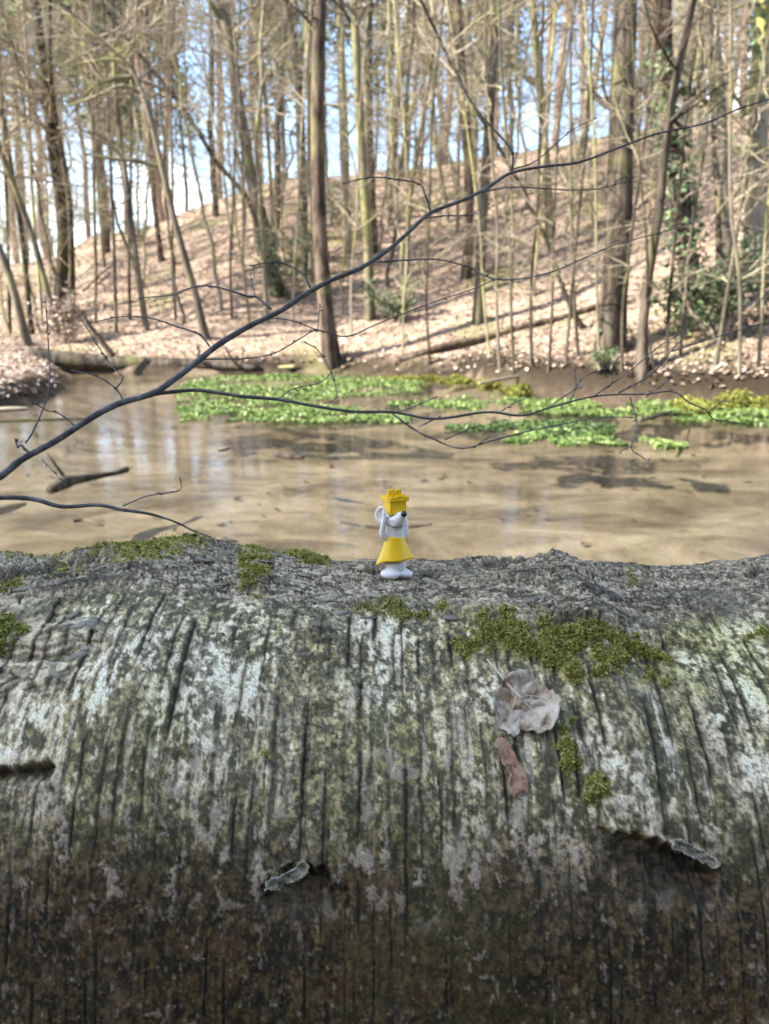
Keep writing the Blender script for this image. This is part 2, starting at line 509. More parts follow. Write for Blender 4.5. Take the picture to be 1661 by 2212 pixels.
wq = np.stack([id2[:-1, :-1], id2[:-1, 1:], id2[1:, 1:], id2[1:, :-1]], -1).reshape(-1, 4)
water = tag(new_obj('water', mesh_np('water', np.stack([PX, PY, PX * 0], -1).reshape(-1, 3), wq, mw)), 'clear shallow pond water over pale sand', kind='structure')


# ------------------------------------------------------------------ leaf shapes as loose pieces
def leaf_cloud(C, size, nrm_spread=0.5, fold=0.25, elong=1.5, up=None, rng=RNG):
    """One bent four-triangle leaf at each centre."""
    n = len(C)
    size = np.broadcast_to(size, (n,))
    a = rng.uniform(0, 2 * np.pi, n)
    nrm = np.tile([0, 0, 1.0], (n, 1)) if up is None else np.array(up, float)
    nrm = nrm + rng.normal(0, nrm_spread, (n, 3)); nrm /= np.linalg.norm(nrm, axis=1, keepdims=True)
    t = np.stack([np.cos(a), np.sin(a), rng.normal(0, 0.2, n)], -1)
    t -= nrm * (t * nrm).sum(1, keepdims=True); t /= np.linalg.norm(t, axis=1, keepdims=True) + 1e-9
    s = np.cross(nrm, t)
    hl = (size * 0.5)[:, None]; hw = (size * 0.5 / elong)[:, None]; f = (size * fold * rng.uniform(-1, 1, n))[:, None]
    v = np.stack([C - t * hl, C - t * hl * 0.1 + s * hw + nrm * f, C + t * hl, C - t * hl * 0.1 - s * hw + nrm * f], 1)
    ix = np.arange(n)[:, None] * 4
    F = np.concatenate([ix + np.array([[0, 1, 2]]), ix + np.array([[0, 2, 3]])], 1).reshape(-1, 3)
    return v.reshape(-1, 3), F


def leaf_obj(name, C, size, mat, parent=None, rng=RNG, bias=0.0, **kw):
    v, f = leaf_cloud(C, size, rng=rng, **kw)
    me = mesh_np(name, v, f, mat, smooth=False)
    r = np.clip(rng.beta(2, 2, len(C)) + bias, 0, 1)
    rnd_attr(me, np.repeat(r, 2))
    return new_obj(name, me, parent)


# fallen leaves over the hill and the banks
n = 80000
uu = RNG.uniform(-14, 13, n); yy = 6.0 + 20 * RNG.random(n) ** 1.5
xx = uu * (0.35 + yy / 20)
keep = pond_sd(xx, yy) > -0.06 + 0.16 * fbm(xx * 1.5, yy * 1.5, 2, 44) + 0.10 * sstep(0.6, 1.6, xx) * fbm(xx * 2.5, yy * 2.5, 2, 45)
xx, yy = xx[keep], yy[keep]
zz = ground_h(xx, yy) + 0.015 + (fbm(xx * 5, yy * 5, 3, 5) - 0.5) * 0.05
lo = leaf_obj('fallen_leaves', np.stack([xx, yy, zz], -1), RNG.uniform(0.038, 0.07, len(xx)), M_LEAF, nrm_spread=0.45)
tag(lo, 'brown and tan fallen beech leaves covering the hillside and banks', 'leaves', kind='stuff')


M_SODDEN = face_mat('sodden_leaf', [(0.0, (0.018, 0.013, 0.008)), (0.6, (0.05, 0.035, 0.02)), (1.0, (0.10, 0.07, 0.04))], 0.7, 0.2)
# leaves and scraps lying on the sandy bed
n = 800
xx = RNG.uniform(-4, 4, n); yy = RNG.uniform(1.6, 9, n)
kk0 = (pond_sd(xx, yy) < -0.25) & (fbm(xx * 1.1, yy * 1.1, 3, 33) + 0.25 * np.exp(-((xx + 1.0) / 0.6) ** 2 - ((yy - 2.5) / 0.5) ** 2) > 0.52)
xx, yy = xx[kk0], yy[kk0]
so_ = leaf_obj('sunken_leaves', np.stack([xx, yy, ground_h(xx, yy) + 0.012], -1), RNG.uniform(0.03, 0.07, len(xx)), M_SODDEN, nrm_spread=0.25)
tag(so_, 'dark sodden leaves scattered on the sandy pond bed', 'leaves', kind='stuff')


# ------------------------------------------------------------------ trees
def grow(start, dirs, length, npts, wander, up, rng):
    B = len(start)
    P = np.zeros((B, npts, 3)); P[:, 0] = start
    d = dirs / (np.linalg.norm(dirs, axis=1, keepdims=True) + 1e-9)
    seg = (length / (npts - 1))[:, None]
    for i in range(1, npts):
        d = d + rng.normal(0, wander, (B, 3)) + np.array([0, 0, up])
        d /= np.linalg.norm(d, axis=1, keepdims=True)
        P[:, i] = P[:, i - 1] + d * seg
    return P


def children_of(P, R, m, rng, tlo, thi, ang, lenf, Lpar):
    """m children on each parent line."""
    B, N, _ = P.shape
    t = rng.uniform(tlo, thi, (B, m)) * (N - 1)
    i = np.minimum(t.astype(int), N - 2); f = t - i
    bi = np.arange(B)[:, None]
    s = P[bi, i] * (1 - f[..., None]) + P[bi, i + 1] * f[..., None]
    r = R[bi, i] * (1 - f) + R[bi, i + 1] * f
    d = P[bi, i + 1] - P[bi, i]; d /= np.linalg.norm(d, axis=2, keepdims=True) + 1e-9
    q = rng.normal(0, 1, d.shape); q[..., 2] *= 0.45
    q -= d * (q * d).sum(2, keepdims=True); q /= np.linalg.norm(q, axis=2, keepdims=True) + 1e-9
    a = rng.uniform(ang * 0.7, ang * 1.3, (B, m))[..., None]
    dd = d * np.cos(a) + q * np.sin(a)
    ln = Lpar[:, None] * lenf * rng.uniform(0.5, 1.2, (B, m)) * (1.15 - 0.6 * t / (N - 1))
    return s.reshape(-1, 3), dd.reshape(-1, 3), ln.reshape(-1), r.reshape(-1)


def crown_parts(line, rad, rng, n1, t0, t1, L1, ang=1.1, up=0.02, m2=7, m3=5, twig=0.006, wander=0.16, one_side=None, thk=0.012):
    """Limbs, twigs and fine twigs along a trunk line -> list of (V, F)."""
    P0 = line[None]; R0 = rad[None]
    N = len(line)
    t = np.sort(rng.uniform(t0, t1, n1)) * (N - 1)
    i = np.minimum(t.astype(int), N - 2); f = (t - i)[:, None]
    s = line[i] * (1 - f) + line[i + 1] * f
    r = rad[i]
    az = rng.uniform(0, 2 * np.pi, n1) if one_side is None else rng.normal(one_side, 0.7, n1)
    el = np.pi / 2 - rng.uniform(ang * 0.75, ang * 1.2, n1)
    d = np.stack([np.cos(az) * np.cos(el), np.sin(az) * np.cos(el), np.sin(el)], -1)
    ln = L1 * rng.uniform(0.5, 1.15, n1) * (1.1 - 0.55 * (t / (N - 1) - t0) / max(1e-3, t1 - t0))
    P1 = grow(s, d, ln, 8, wander, up, rng)
    r1 = np.minimum(r * 0.55, thk * ln + 0.003)
    taper = np.linspace(1, 0.25, 8)[None]
    R1 = r1[:, None] * taper
    out = [tubes(P1, R1, 5)]
    s2, d2, l2, q2 = children_of(P1, R1, m2, rng, 0.15, 0.98, 0.8, 0.45, ln)
    P2 = grow(s2, d2, l2, 5, wander * 1.1, up * 0.5, rng)
    R2 = np.minimum(q2 * 0.6, twig * 1.5)[:, None] * np.linspace(1, 0.4, 5)[None]
    out.append(tubes(P2, R2, 3))
    if m3:
        s3, d3, l3, q3 = children_of(P2, R2, m3, rng, 0.2, 1.0, 0.7, 0.55, l2)
        P3 = grow(s3, d3, l3, 3, wander, up * 0.5, rng)
        R3 = np.minimum(q3 * 0.7, twig * 0.8)[:, None] * np.array([[1, 0.8, 0.5]])
        out.append(tubes(P3, R3, 3))
    return out


def trunk_mesh(line, rad, k, rng, rough=0.06, flare=0.5):
    N = len(line)
    V, F = tubes(line[None], rad[None], k)
    V = V.reshape(N, k, 3)
    ph = rng.uniform(0, 50)
    j = np.arange(k)
    h = np.linalg.norm(line - line[0], axis=1)
    lob = (vnoise(np.cos(j * 2 * np.pi / k)[None] * 2.2 + ph + 0 * h[:, None], np.sin(j * 2 * np.pi / k)[None] * 2.2 + h[:, None] * 0.7, 3) - 0.5)
    fl = flare * np.exp(-h / (rad[0] * 1.8))[:, None] * (0.6 + 1.6 * lob)
    sc = 1 + rough * 2 * lob + fl
    V = line[:, None] + (V - line[:, None]) * sc[..., None]
    return V.reshape(-1, 3), F


def tree_line(px, Y, top, rng, n=26):
    """Pixel points (base first) at depth Y -> 3-D line from the ground to height top."""
    px = np.array(px, float)
    W = at_y(px[:, 0], px[:, 1], np.full(len(px), Y))
    W[0, 2] = ground_h(W[0, 0], W[0, 1]) - 0.12
    W[:, 1] += np.cumsum(rng.normal(0, 0.05, len(W))) * (np.arange(len(W)) > 0)
    ws = list(W)
    d = W[-1] - W[-2]; d /= np.linalg.norm(d)
    while ws[-1][2] < top:
        d = d + rng.normal(0, 0.05, 3) + np.array([0, 0, 0.12]); d /= np.linalg.norm(d)
        ws.append(ws[-1] + d * 1.6)
    return spline(ws, n)


def make_tree(name, label, px, w0, w1, mat, top=14, Y=None, group=None, crown=None, cat='tree', seed=0, k=12, flare=0.45, twig_mat=None, extra=None):
    rng = np.random.default_rng(1000 + seed)
    if Y is None:
        Y = ray_ground(*px[0]) or 18.0
    line = tree_line(px, Y, top, rng)
    dist = Y / CP
    # radius: pixel widths at the base and at the frame's top
    hz = line[:, 2]
    vt = np.clip((hz - hz[0]) / (at_y(CX, 0.0, Y)[2] - hz[0]), 0, 3)
    rad = 0.88 * (w0 + (w1 - w0) * np.minimum(vt, 1)) / FPX * dist / 2
    rad = rad * np.where(vt > 1, np.maximum(0.12, 1 - (vt - 1) * 0.55), 1)
    base = line[0].copy()
    root = thing(name, label, cat, tuple(base), group)
    V, F = trunk_mesh(line - base, rad, k, rng, flare=flare)
    new_obj('trunk', mesh_np('trunk', V, F, mat), root)
    c = dict(n1=20, t0=0.22, t1=0.98, L1=2.2)
    if crown: c.update(crown)
    parts = crown_parts(line - base, rad, rng, **c)
    V, F = merge(parts)
    new_obj('crown', mesh_np('crown', V, F, twig_mat or M_TWIG), root)
    for e in (extra or []):
        e(root, line - base, rad, rng, Y)
    return root, line, rad


def limb(px, w0, w1, mat):
    """A stout side limb traced at the tree's own depth."""
    def f(root, line, rad, rng, Y):
        base = np.array(root.location)
        p = at_y(np.array([q[0] for q in px], float), np.array([q[1] for q in px], float), np.full(len(px), Y)) - base
        p[:, 1] += np.linspace(0, rng.uniform(-0.5, 0.5), len(p))
        s = spline(p, 14)
        r = np.linspace(w0, w1, 14) / FPX * Y / CP / 2
        parts = [tubes(s[None], r[None], 7)]
        parts += crown_parts(s, r, rng, 7, 0.3, 1.0, 0.9, m2=5, m3=4)
        V, F = merge(parts)
        new_obj('limb', mesh_np('limb', V, F, mat), root)
    return f


def ivy(h0, h1, n, spread=1.35, size=0.07):
    def f(root, line, rad, rng, Y):
        h = line[:, 2] - line[0, 2]
        t = rng.uniform(h0, h1, n)
        c = np.stack([np.interp(t, h, line[:, i]) for i in range(3)], -1)
        r = np.interp(t, h, rad)
        a = rng.uniform(0, 2 * np.pi, n)
        nr = np.stack([np.cos(a), np.sin(a), a * 0 + 0.3], -1)
        kk = r * spread * (1 + 0.35 * np.abs(rng.normal(0, 1, n)))
        c = c + nr * np.array([1, 1, 0]) * kk[:, None]
        leaf_obj('ivy', c, rng.uniform(0.6, 1.3, n) * size, M_EVER, root, rng=rng, up=nr, nrm_spread=0.5, elong=1.2)
    return f


T = make_tree
T('tree', 'dark straight tree rising behind the left bank, the thickest trunk at far left', [(122, 690), (135, 500), (112, 300), (90, 140), (75, 0)], 28, 19, M_DARK, 13, seed=1, crown=dict(n1=26, L1=2.4))
T('tree', 'thin dark tree standing close against the thickest trunk at far left', [(156, 690), (158, 520), (148, 400), (126, 290), (112, 150), (108, 0)], 14, 8, M_DARK, 10, seed=2)
T('leaning_tree', 'slim grey tree bowing left over the pond with long mossy side limbs', [(448, 735), (420, 620), (388, 500), (358, 370), (325, 235), (288, 150), (240, 100), (190, 62)], 19, 7, M_GREY, 7, seed=3,
  crown=dict(n1=34, t0=0.35, L1=2.2, m2=9, m3=6), extra=[limb([(352, 362), (300, 352), (250, 352), (208, 346)], 11, 4, M_MOSSY), limb([(296, 165), (250, 172), (200, 195), (155, 255)], 9, 3, M_MOSSY), limb([(312, 205), (270, 190), (215, 220), (160, 245)], 7, 3, M_MOSSY), limb([(265, 130), (215, 135), (165, 150)], 7, 3, M_MOSSY)])
T('leaning_tree', 'thin dark trunk slanting up to the left across the leaning mossy tree', [(590, 560), (540, 440), (470, 355), (420, 270), (370, 200), (310, 130), (255, 60), (215, 0)], 12, 8, M_DARK, 9, Y=13.0, seed=4, crown=dict(n1=30, t0=0.3, L1=2.0, m2=9, m3=6))
T('tree', 'mossy grey tree with an ivy covered foot leaning slightly left of centre', [(598, 640), (580, 520), (548, 400), (520, 240), (500, 110), (478, 0)], 27, 19, M_GREY, 14, seed=5, crown=dict(n1=26), extra=[limb([(508, 60), (470, 30), (455, 0)], 14, 9, M_MOSSY), ivy(0, 1.2, 350)])
T('tree', 'very thin pale barked tree between two grey trunks left of centre', [(592, 560), (586, 400), (572, 200), (556, 0)], 9, 7, M_PALE, 12, Y=16, seed=6, crown=dict(n1=8, t0=0.6))
T('tree', 'grey forked tree just left of the dark brown trunk', [(660, 600), (655, 420), (648, 220), (640, 130), (616, 0)], 22, 17, M_GREY, 14, seed=7, extra=[limb([(645, 160), (652, 90), (668, 20)], 9, 6, M_MOSSY)])
T('tree', 'dark brown straight tree near the pond just left of centre', [(716, 775), (702, 640), (690, 500), (684, 300), (688, 120), (692, 0)], 36, 25, M_BROWN, 15, seed=8, crown=dict(n1=18, t0=0.3), extra=[limb([(688, 70), (672, 40), (666, 0)], 14, 11, M_BROWN)])
T('tree', 'slender pale mossy tree directly beside the dark brown trunk', [(670, 580), (668, 400), (664, 200), (660, 0)], 10, 8, M_PALE, 12, Y=13.5, seed=9, crown=dict(n1=10))
T('tree', 'yellowish mossy tree standing right of the dark brown trunk', [(800, 690), (795, 520), (785, 380), (772, 160), (764, 0)], 22, 16, M_MOSSY, 14, seed=10, extra=[limb([(766, 70), (745, 30), (730, 0)], 8, 5, M_DARK)])
T('tree', 'dark slim tree close behind the yellowish mossy one', [(812, 600), (804, 400), (798, 200), (800, 0)], 14, 13, M_DARK, 13, Y=15, seed=11)
T('tree', 'thin crooked dark tree leaning right in the middle of the wood', [(840, 520), (850, 350), (862, 200), (880, 60), (884, 0)], 13, 9, M_DARK, 11, Y=17, seed=12)
T('pine_tree', 'reddish slim pine trunk left of the pair of brown trunks right of centre', [(905, 470), (912, 300), (914, 100), (916, 0)], 11, 10, M_PINE, 16, Y=20, seed=13, crown=dict(n1=8, t0=0.6))
T('tree', 'pale green sapling tree bending up beside the reddish pine trunk', [(880, 560), (885, 440), (905, 300), (930, 150), (940, 0)], 10, 7, M_MOSSY, 10, Y=13, seed=14, crown=dict(n1=26, t0=0.15, L1=1.6))
T('tree', 'brown trunk, left one of the pair right of centre, dark low down', [(1008, 600), (1012, 420), (1003, 250), (992, 100), (986, 0)], 22, 19, M_BROWN, 15, seed=15)
T('tree', 'brown grey trunk, right one of the pair right of centre', [(1032, 700), (1040, 520), (1056, 280), (1070, 100), (1076, 0)], 24, 19, M_GREY, 15, seed=16)
T('tree', 'yellow green mossy tree left of the thick grey oak', [(1190, 520), (1182, 420), (1168, 240), (1158, 120), (1150, 0)], 21, 16, M_MOSSY, 13, seed=17, extra=[limb([(1166, 185), (1140, 172), (1125, 150), (1100, 140), (1092, 120)], 10, 4, M_MOSSY)])
T('tree', 'thin bright mossy tree leaning right beside the yellow green tree', [(1150, 640), (1170, 450), (1182, 300), (1195, 150), (1206, 0)], 10, 7, M_MOSSY, 11, seed=18, crown=dict(n1=24, t0=0.2, L1=1.6))
T('oak_tree', 'thickest grey oak trunk at the right bank, sunlit on its left side', [(1316, 762), (1324, 640), (1333, 480), (1338, 300), (1340, 150), (1348, 0)], 62, 44, M_OAK, 16, seed=19, k=28, flare=0.35, crown=dict(n1=22, t0=0.3, L1=2.6), extra=[limb([(1342, 230), (1320, 215), (1308, 190)], 22, 10, M_OAK), ivy(0, 0.4, 40, 1.1)])
T('forked_tree', 'reddish grey forked tree with ivy low on its trunk behind the oak', [(1505, 660), (1484, 520), (1460, 350), (1434, 200), (1425, 90), (1428, 0)], 46, 34, M_BROWN, 15, seed=20, k=16, extra=[limb([(1428, 130), (1405, 70), (1385, 0)], 26, 18, M_PINE), ivy(0.2, 2.6, 700)])
T('tree', 'dark slender curved tree in front of the bank right of the oak', [(1388, 812), (1402, 660), (1422, 500), (1438, 330), (1462, 150), (1492, 0)], 24, 15, M_DARK, 12, seed=21, crown=dict(n1=22, t0=0.25, L1=1.7), extra=[limb([(1430, 430), (1436, 250), (1452, 120), (1470, 0)], 12, 8, M_DARK)])
T('tree', 'mossy grey trunk with shaggy limbs second from the right edge', [(1568, 640), (1560, 480), (1556, 300), (1548, 150), (1530, 0)], 38, 27, M_GREY, 14, seed=22, extra=[limb([(1556, 240), (1500, 200), (1460, 190)], 11, 5, M_MOSSY), limb([(1558, 180), (1600, 200), (1640, 230)], 9, 4, M_MOSSY)])
T('tree', 'pale mossy ivy clad trunk cut by the right edge', [(1640, 600), (1642, 450), (1646, 300), (1652, 120), (1656, 0)], 50, 36, M_PALE, 14, seed=23, k=16, extra=[ivy(1.0, 4.0, 400, 1.2)])
T('pine_tree', 'reddish pine trunk showing between the right hand trees and sky', [(1600, 480), (1604, 300), (1612, 100), (1616, 0)], 15, 13, M_PINE, 17, Y=20, seed=24, crown=dict(n1=8, t0=0.6))
T('pine_tree', 'slim pinkish pine trunk left of the thick oak', [(1262, 420), (1258, 250), (1255, 100), (1252, 0)], 12, 11, M_PINE, 17, Y=22, seed=25, crown=dict(n1=8, t0=0.6))
T('leaning_tree', 'bowed grey tree at the far left edge leaning out of the picture', [(62, 745), (40, 660), (10, 570), (-40, 460), (-100, 330)], 18, 12, M_GREY, 9, seed=26, crown=dict(n1=26))
T('leaning_tree', 'thin leaning tree crossing behind the thickest left trunk', [(118, 640), (70, 520), (30, 400), (-15, 280)], 14, 9, M_GREY, 10, Y=11.5, seed=27, crown=dict(n1=26))
T('tree', 'slim grey tree on the left slope leaning left above the bank', [(60, 660), (45, 500), (20, 330), (-10, 180)], 12, 8, M_DARK, 11, Y=12, seed=28, crown=dict(n1=26))
T('tree', 'slender grey tree on the left slope leaning left, nearest the bare ridge gap', [(318, 715), (300, 600), (285, 500), (268, 380), (250, 200), (242, 0)], 15, 9, M_GREY, 13, seed=29, crown=dict(n1=22, t0=0.3))
T('tree', 'grey brown tree on the ridge left of the mossy leaning tree', [(345, 520), (330, 380), (322, 200), (318, 0)], 12, 9, M_BROWN, 13, Y=17, seed=30, crown=dict(n1=20))
T('leaning_tree', 'dark slim sapling slanting left across the hill beside the oak', [(1268, 770), (1225, 650), (1190, 540), (1130, 410), (1060, 280), (1010, 210)], 11, 6, M_DARK, 6.5, Y=9.0, seed=31, crown=dict(n1=22, t0=0.15, L1=1.2))

# slender saplings of the thicket
ORD = ['first', 'second', 'third', 'fourth', 'fifth', 'sixth', 'seventh', 'eighth', 'ninth', 'tenth', 'eleventh', 'twelfth', 'thirteenth', 'fourteenth', 'fifteenth', 'sixteenth', 'seventeenth']
SAP = [(1082, 800, 1074, 480, 8), (1112, 812, 1106, 470, 8), (1150, 790, 1158, 450, 8), (1185, 800, 1196, 520, 7), (1222, 790, 1250, 480, 8), (1252, 770, 1235, 430, 9), (1060, 770, 1035, 470, 7), (1296, 800, 1290, 560, 6),
       (1440, 790, 1475, 480, 9), (1470, 770, 1500, 520, 8), (1545, 790, 1600, 470, 10), (1600, 810, 1585, 430, 9), (1640, 800, 1652, 500, 9), (1345, 800, 1370, 520, 8), (1420, 800, 1400, 560, 6), (930, 780, 925, 520, 6), (870, 770, 880, 540, 6)]
SAP.sort()
for i, (a, bb, c, dd, w) in enumerate(SAP):
    T('sapling', 'slender bare sapling in the thicket round the oak, %s from its left side' % ORD[i], [(a, bb), ((a + c) / 2 + random.uniform(-8, 8), (bb + dd) / 2), (c, dd), (2 * c - a + random.uniform(-20, 20), 2 * dd - bb)], w, w * 0.6, random.choice([M_DARK, M_GREY, M_MOSSY]), 5.5, group='saplings in the thicket by the oak', seed=100 + i, cat='sapling', k=6, flare=0.1,
      crown=dict(n1=20, t0=0.12, L1=0.9, m2=6, m3=4, twig=0.004, thk=0.006))
SAPL = [(250, 720, 240, 420, 8), (205, 700, 200, 440, 8), (380, 690, 372, 430, 7), (500, 690, 505, 420, 7), (540, 700, 530, 450, 6), (630, 700, 640, 470, 6), (760, 730, 770, 470, 6), (90, 700, 80, 400, 8), (20, 720, 5, 450, 8), (280, 690, 285, 430, 7)]
SAPL.sort()
for i, (a, bb, c, dd, w) in enumerate(SAPL):
    T('sapling', 'thin bare sapling on the left slope, %s counted from the left edge' % ORD[i], [(a, bb), ((a + c) / 2 + random.uniform(-8, 8), (bb + dd) / 2), (c, dd), (2 * c - a, 2 * dd - bb)], w, w * 0.6, random.choice([M_DARK, M_GREY, M_PALE]), 7, group='saplings on the left slope', seed=140 + i, cat='sapling', k=6, flare=0.1,
      crown=dict(n1=24, t0=0.15, L1=1.2, m2=6, m3=4, twig=0.005, thk=0.006))


# far trees: a few kinds, copied
def proto_tree(i, mat, h, r, crown, needles=0):
    rng = np.random.default_rng(500 + i)
    line = np.zeros((20, 3)); line[:, 2] = np.linspace(-0.2, h, 20)
    line[:, :2] = np.cumsum(rng.normal(0, 0.06, (20, 2)), 0)
    rad = r * np.linspace(1, 0.25, 20)
    V, F = trunk_mesh(line, rad, 8, rng, flare=0.2)
    tm = mesh_np('trunk', V, F, mat)
    V, F = merge(crown_parts(line, rad, rng, **crown))
    cm = mesh_np('crown', V, F, M_TWIG)
    nm = None
    if needles:
        t = rng.uniform(0.5, 1.0, needles)
        c = line[(t * 19).astype(int)]
        a = rng.uniform(0, 6.28, needles)
        cl = np.round(a * 2.2 + 7 * np.round(t * 12))           # clumps
        a = a * 0.25 + 0.75 * (np.sin(cl * 12.9898) * 43758.5 % 6.28)
        rr = (0.4 + 2.2 * (1 - t)) * np.sqrt(rng.random(needles)) + 0.2
        c = c + np.stack([np.cos(a) * rr, np.sin(a) * rr, rng.normal(0, 0.3, needles)], -1)
        v, f = leaf_cloud(c, rng.uniform(0.18, 0.4, needles), nrm_spread=0.8, elong=2.2, rng=rng)
        nm = mesh_np('needles', v, f, M_NEEDLE, smooth=False)
        rnd_attr(nm, np.repeat(rng.beta(2, 2, needles), 2))
    return tm, cm, nm


BARE = [proto_tree(i, [M_GREY, M_DARK, M_PALE, M_GREY][i], [14, 12, 13, 11][i], [0.12, 0.10, 0.09, 0.075][i], dict(n1=[32, 36, 32, 38][i], t0=0.15, t1=0.99, L1=2.3, m2=8, m3=5, twig=0.007)) for i in range(4)]
PINES = [proto_tree(10 + i, M_PINE, [18, 16, 17][i], [0.17, 0.14, 0.15][i], dict(n1=16, t0=0.4, t1=0.99, L1=2.0, m2=5, m3=0, twig=0.012), 2600) for i in range(3)]


ANCH = [(60, 'at the far left edge'), (140, 'behind the thickest left trunk'), (260, 'above the bare ridge gap at left'), (360, 'behind the leaning mossy tree'), (470, 'right of the leaning mossy tree'), (570, 'behind the ivy footed tree'), (660, 'behind the forked grey tree'), (740, 'just right of the dark brown trunk'), (840, 'behind the yellowish mossy tree'), (940, 'left of the brown trunk pair'), (1040, 'behind the brown trunk pair'), (1130, 'right of the brown trunk pair'), (1230, 'left of the thick oak'), (1330, 'behind the thick oak'), (1420, 'right of the thick oak'), (1510, 'behind the forked ivy tree'), (1600, 'left of the ivy clad edge trunk'), (1700, 'at the right edge')]


def where(x, y):
    u = CX + FPX * x / y * 1.0 / (CP + 0.0)
    return min(ANCH, key=lambda a_: abs(a_[0] - u))[1]


def copy_tree(kind, x, y, name, label, cat, group, rot, sc, lean=(0, 0)):
    z = float(ground_h(x, y))
    root = thing(name, label, cat, (x, y, z), group)
    root.rotation_euler = (lean[0], lean[1], rot); root.scale = (sc, sc, sc)
    for nm, me in zip(('trunk', 'crown', 'needles'), kind):
        if me is not None: new_obj(nm, me, root)


rng = np.random.default_rng(77)
taken = []
for i in range(95):
    for _ in range(40):
        y = rng.uniform(15, 25); u = rng.uniform(-150, 1810)
        x = (u - CX) / FPX * y
        if all(math.hypot(x - a, y - c) > 0.9 for a, c in taken): break
    taken.append((x, y))
    if i < 35:
        kk_ = int(rng.integers(4))
        copy_tree(BARE[kk_], x, y, 'far_tree', '%s bare tree %s, %s' % (['stout grey', 'dark slim', 'pale slim', 'thin grey'][kk_], where(x, y), 'high on the ridge' if y > 21.5 else 'midway up the hill' if y > 18 else 'low on the hill'), 'tree', 'bare trees on the upper hillside', rng.uniform(0, 6.28), rng.uniform(0.7, 1.1), (rng.normal(0, 0.04), rng.normal(-0.02, 0.05)))
for i in range(52):
    for _ in range(40):
        y = rng.uniform(24, 42); u = rng.uniform(-200, 1860) if i < 46 else rng.uniform(-120, 420)
        x = (u - CX) / FPX * y
        if all(math.hypot(x - a, y - c) > 1.1 for a, c in taken): break
    taken.append((x, y))
    kk_ = int(rng.integers(3))
    copy_tree(PINES[kk_], x, y, 'pine_tree', '%s green crowned pine %s, %s' % (['thick', 'slim', 'middling'][kk_], where(x, y), 'beyond the ridge' if y > 33 else 'on the ridge top'), 'tree', 'pines along the far ridge', rng.uniform(0, 6.28), rng.uniform(0.75, 1.2), (rng.normal(0, 0.03), rng.normal(0, 0.03)))

UNDER = [proto_tree(30 + i, [M_GREY, M_MOSSY, M_PALE][i], [7, 6, 8][i], [0.035, 0.03, 0.04][i], dict(n1=[40, 36, 44][i], t0=0.10, t1=0.99, L1=1.7, ang=1.35, up=0.0, m2=8, m3=6, twig=0.0034, wander=0.2, thk=0.005)) for i in range(3)]
for i in range(78):
    for _ in range(40):
        y = rng.uniform(10.8, 17.5) if i < 52 else rng.uniform(18, 24); u = rng.uniform(-120, 1780)
        x = (u - CX) / FPX * y
        if pond_sd(x, y) > 0.6 and all(math.hypot(x - a, y - c) > 0.5 for a, c in taken): break
    taken.append((x, y))
    kk_ = int(rng.integers(3))
    copy_tree(UNDER[kk_], x, y, 'young_beech', '%s young beech %s, %s' % (['grey', 'mossy', 'pale'][kk_], where(x, y), 'nearer the water' if y < 14 else 'farther up the slope' if y < 18 else 'near the ridge'), 'young tree', 'young beeches under the taller trees', rng.uniform(0, 6.28), rng.uniform(0.7, 1.15), (rng.normal(0, 0.07), rng.normal(-0.03, 0.08)))

# the wood goes on beside and behind the camera
for i, (x, y, s) in enumerate([ (-3.0, -8.0, 1.0), (-11, 13, 1.0), (-17, -5, 1.2), (-8, -8, 1.1), (3, -5, 1.0), (6.5, -2, 1.0), (8, 3, 1.1), (1.0, -8.5, 1.1), (10, 7, 1.0), (-17, 12, 1.2), (-18, 6, 1.2)]):
    copy_tree(BARE[i % 4], x, y, 'side_tree', 'bare tree of the wood beside the pond outside the view', 'tree', 'trees round the viewpoint', i * 1.7, s)
line = np.array([[-3.35, -0.70, 0.2], [-3.32, -0.69, 3.0], [-3.4, -0.72, 6.0], [-3.3, -0.6, 9.0], [-3.3, -0.6, 13.0]])
line = spline(line, 24); line[0, 2] = float(ground_h(line[0, 0], line[0, 1])) - 0.15
rg_ = np.random.default_rng(5)
root = thing('beech_tree', 'stout beech beside the viewpoint whose shade falls on the log', 'tree', tuple(line[0]), 'trees round the viewpoint')
rad = np.linspace(0.40, 0.20, 24)
new_obj('trunk', mesh_np('trunk', *trunk_mesh(line - line[0], rad, 16, rg_), M_GREY), root)
new_obj('crown', mesh_np('crown', *merge(crown_parts(line - line[0], rad, rg_, 16, 0.5, 0.98, 2.4)), M_TWIG), root)


# ------------------------------------------------------------------ the fallen birch log in front
LYC, LZC, LR = 0.39, 0.51, 0.18
CREST = np.array([(-400, 1205), (0, 1199), (120, 1203), (230, 1194), (300, 1183), (360, 1172), (410, 1167), (460, 1172), (530, 1186), (600, 1196), (660, 1204), (740, 1214), (830, 1221), (900, 1223), (960, 1219), (1020, 1211), (1100, 1205), (1150, 1196), (1190, 1193), (1225, 1206), (1262, 1222), (1330, 1227), (1400, 1232), (1480, 1231), (1530, 1227), (1590, 1217), (1661, 1210), (2000, 1215)], float)


def fine_axis(lo, a, b_, hi, n_out, n_in):
    return np.concatenate([np.linspace(lo, a, n_out, endpoint=False), np.linspace(a, b_, n_in), np.linspace(b_, hi, n_out + 1)[1:]])


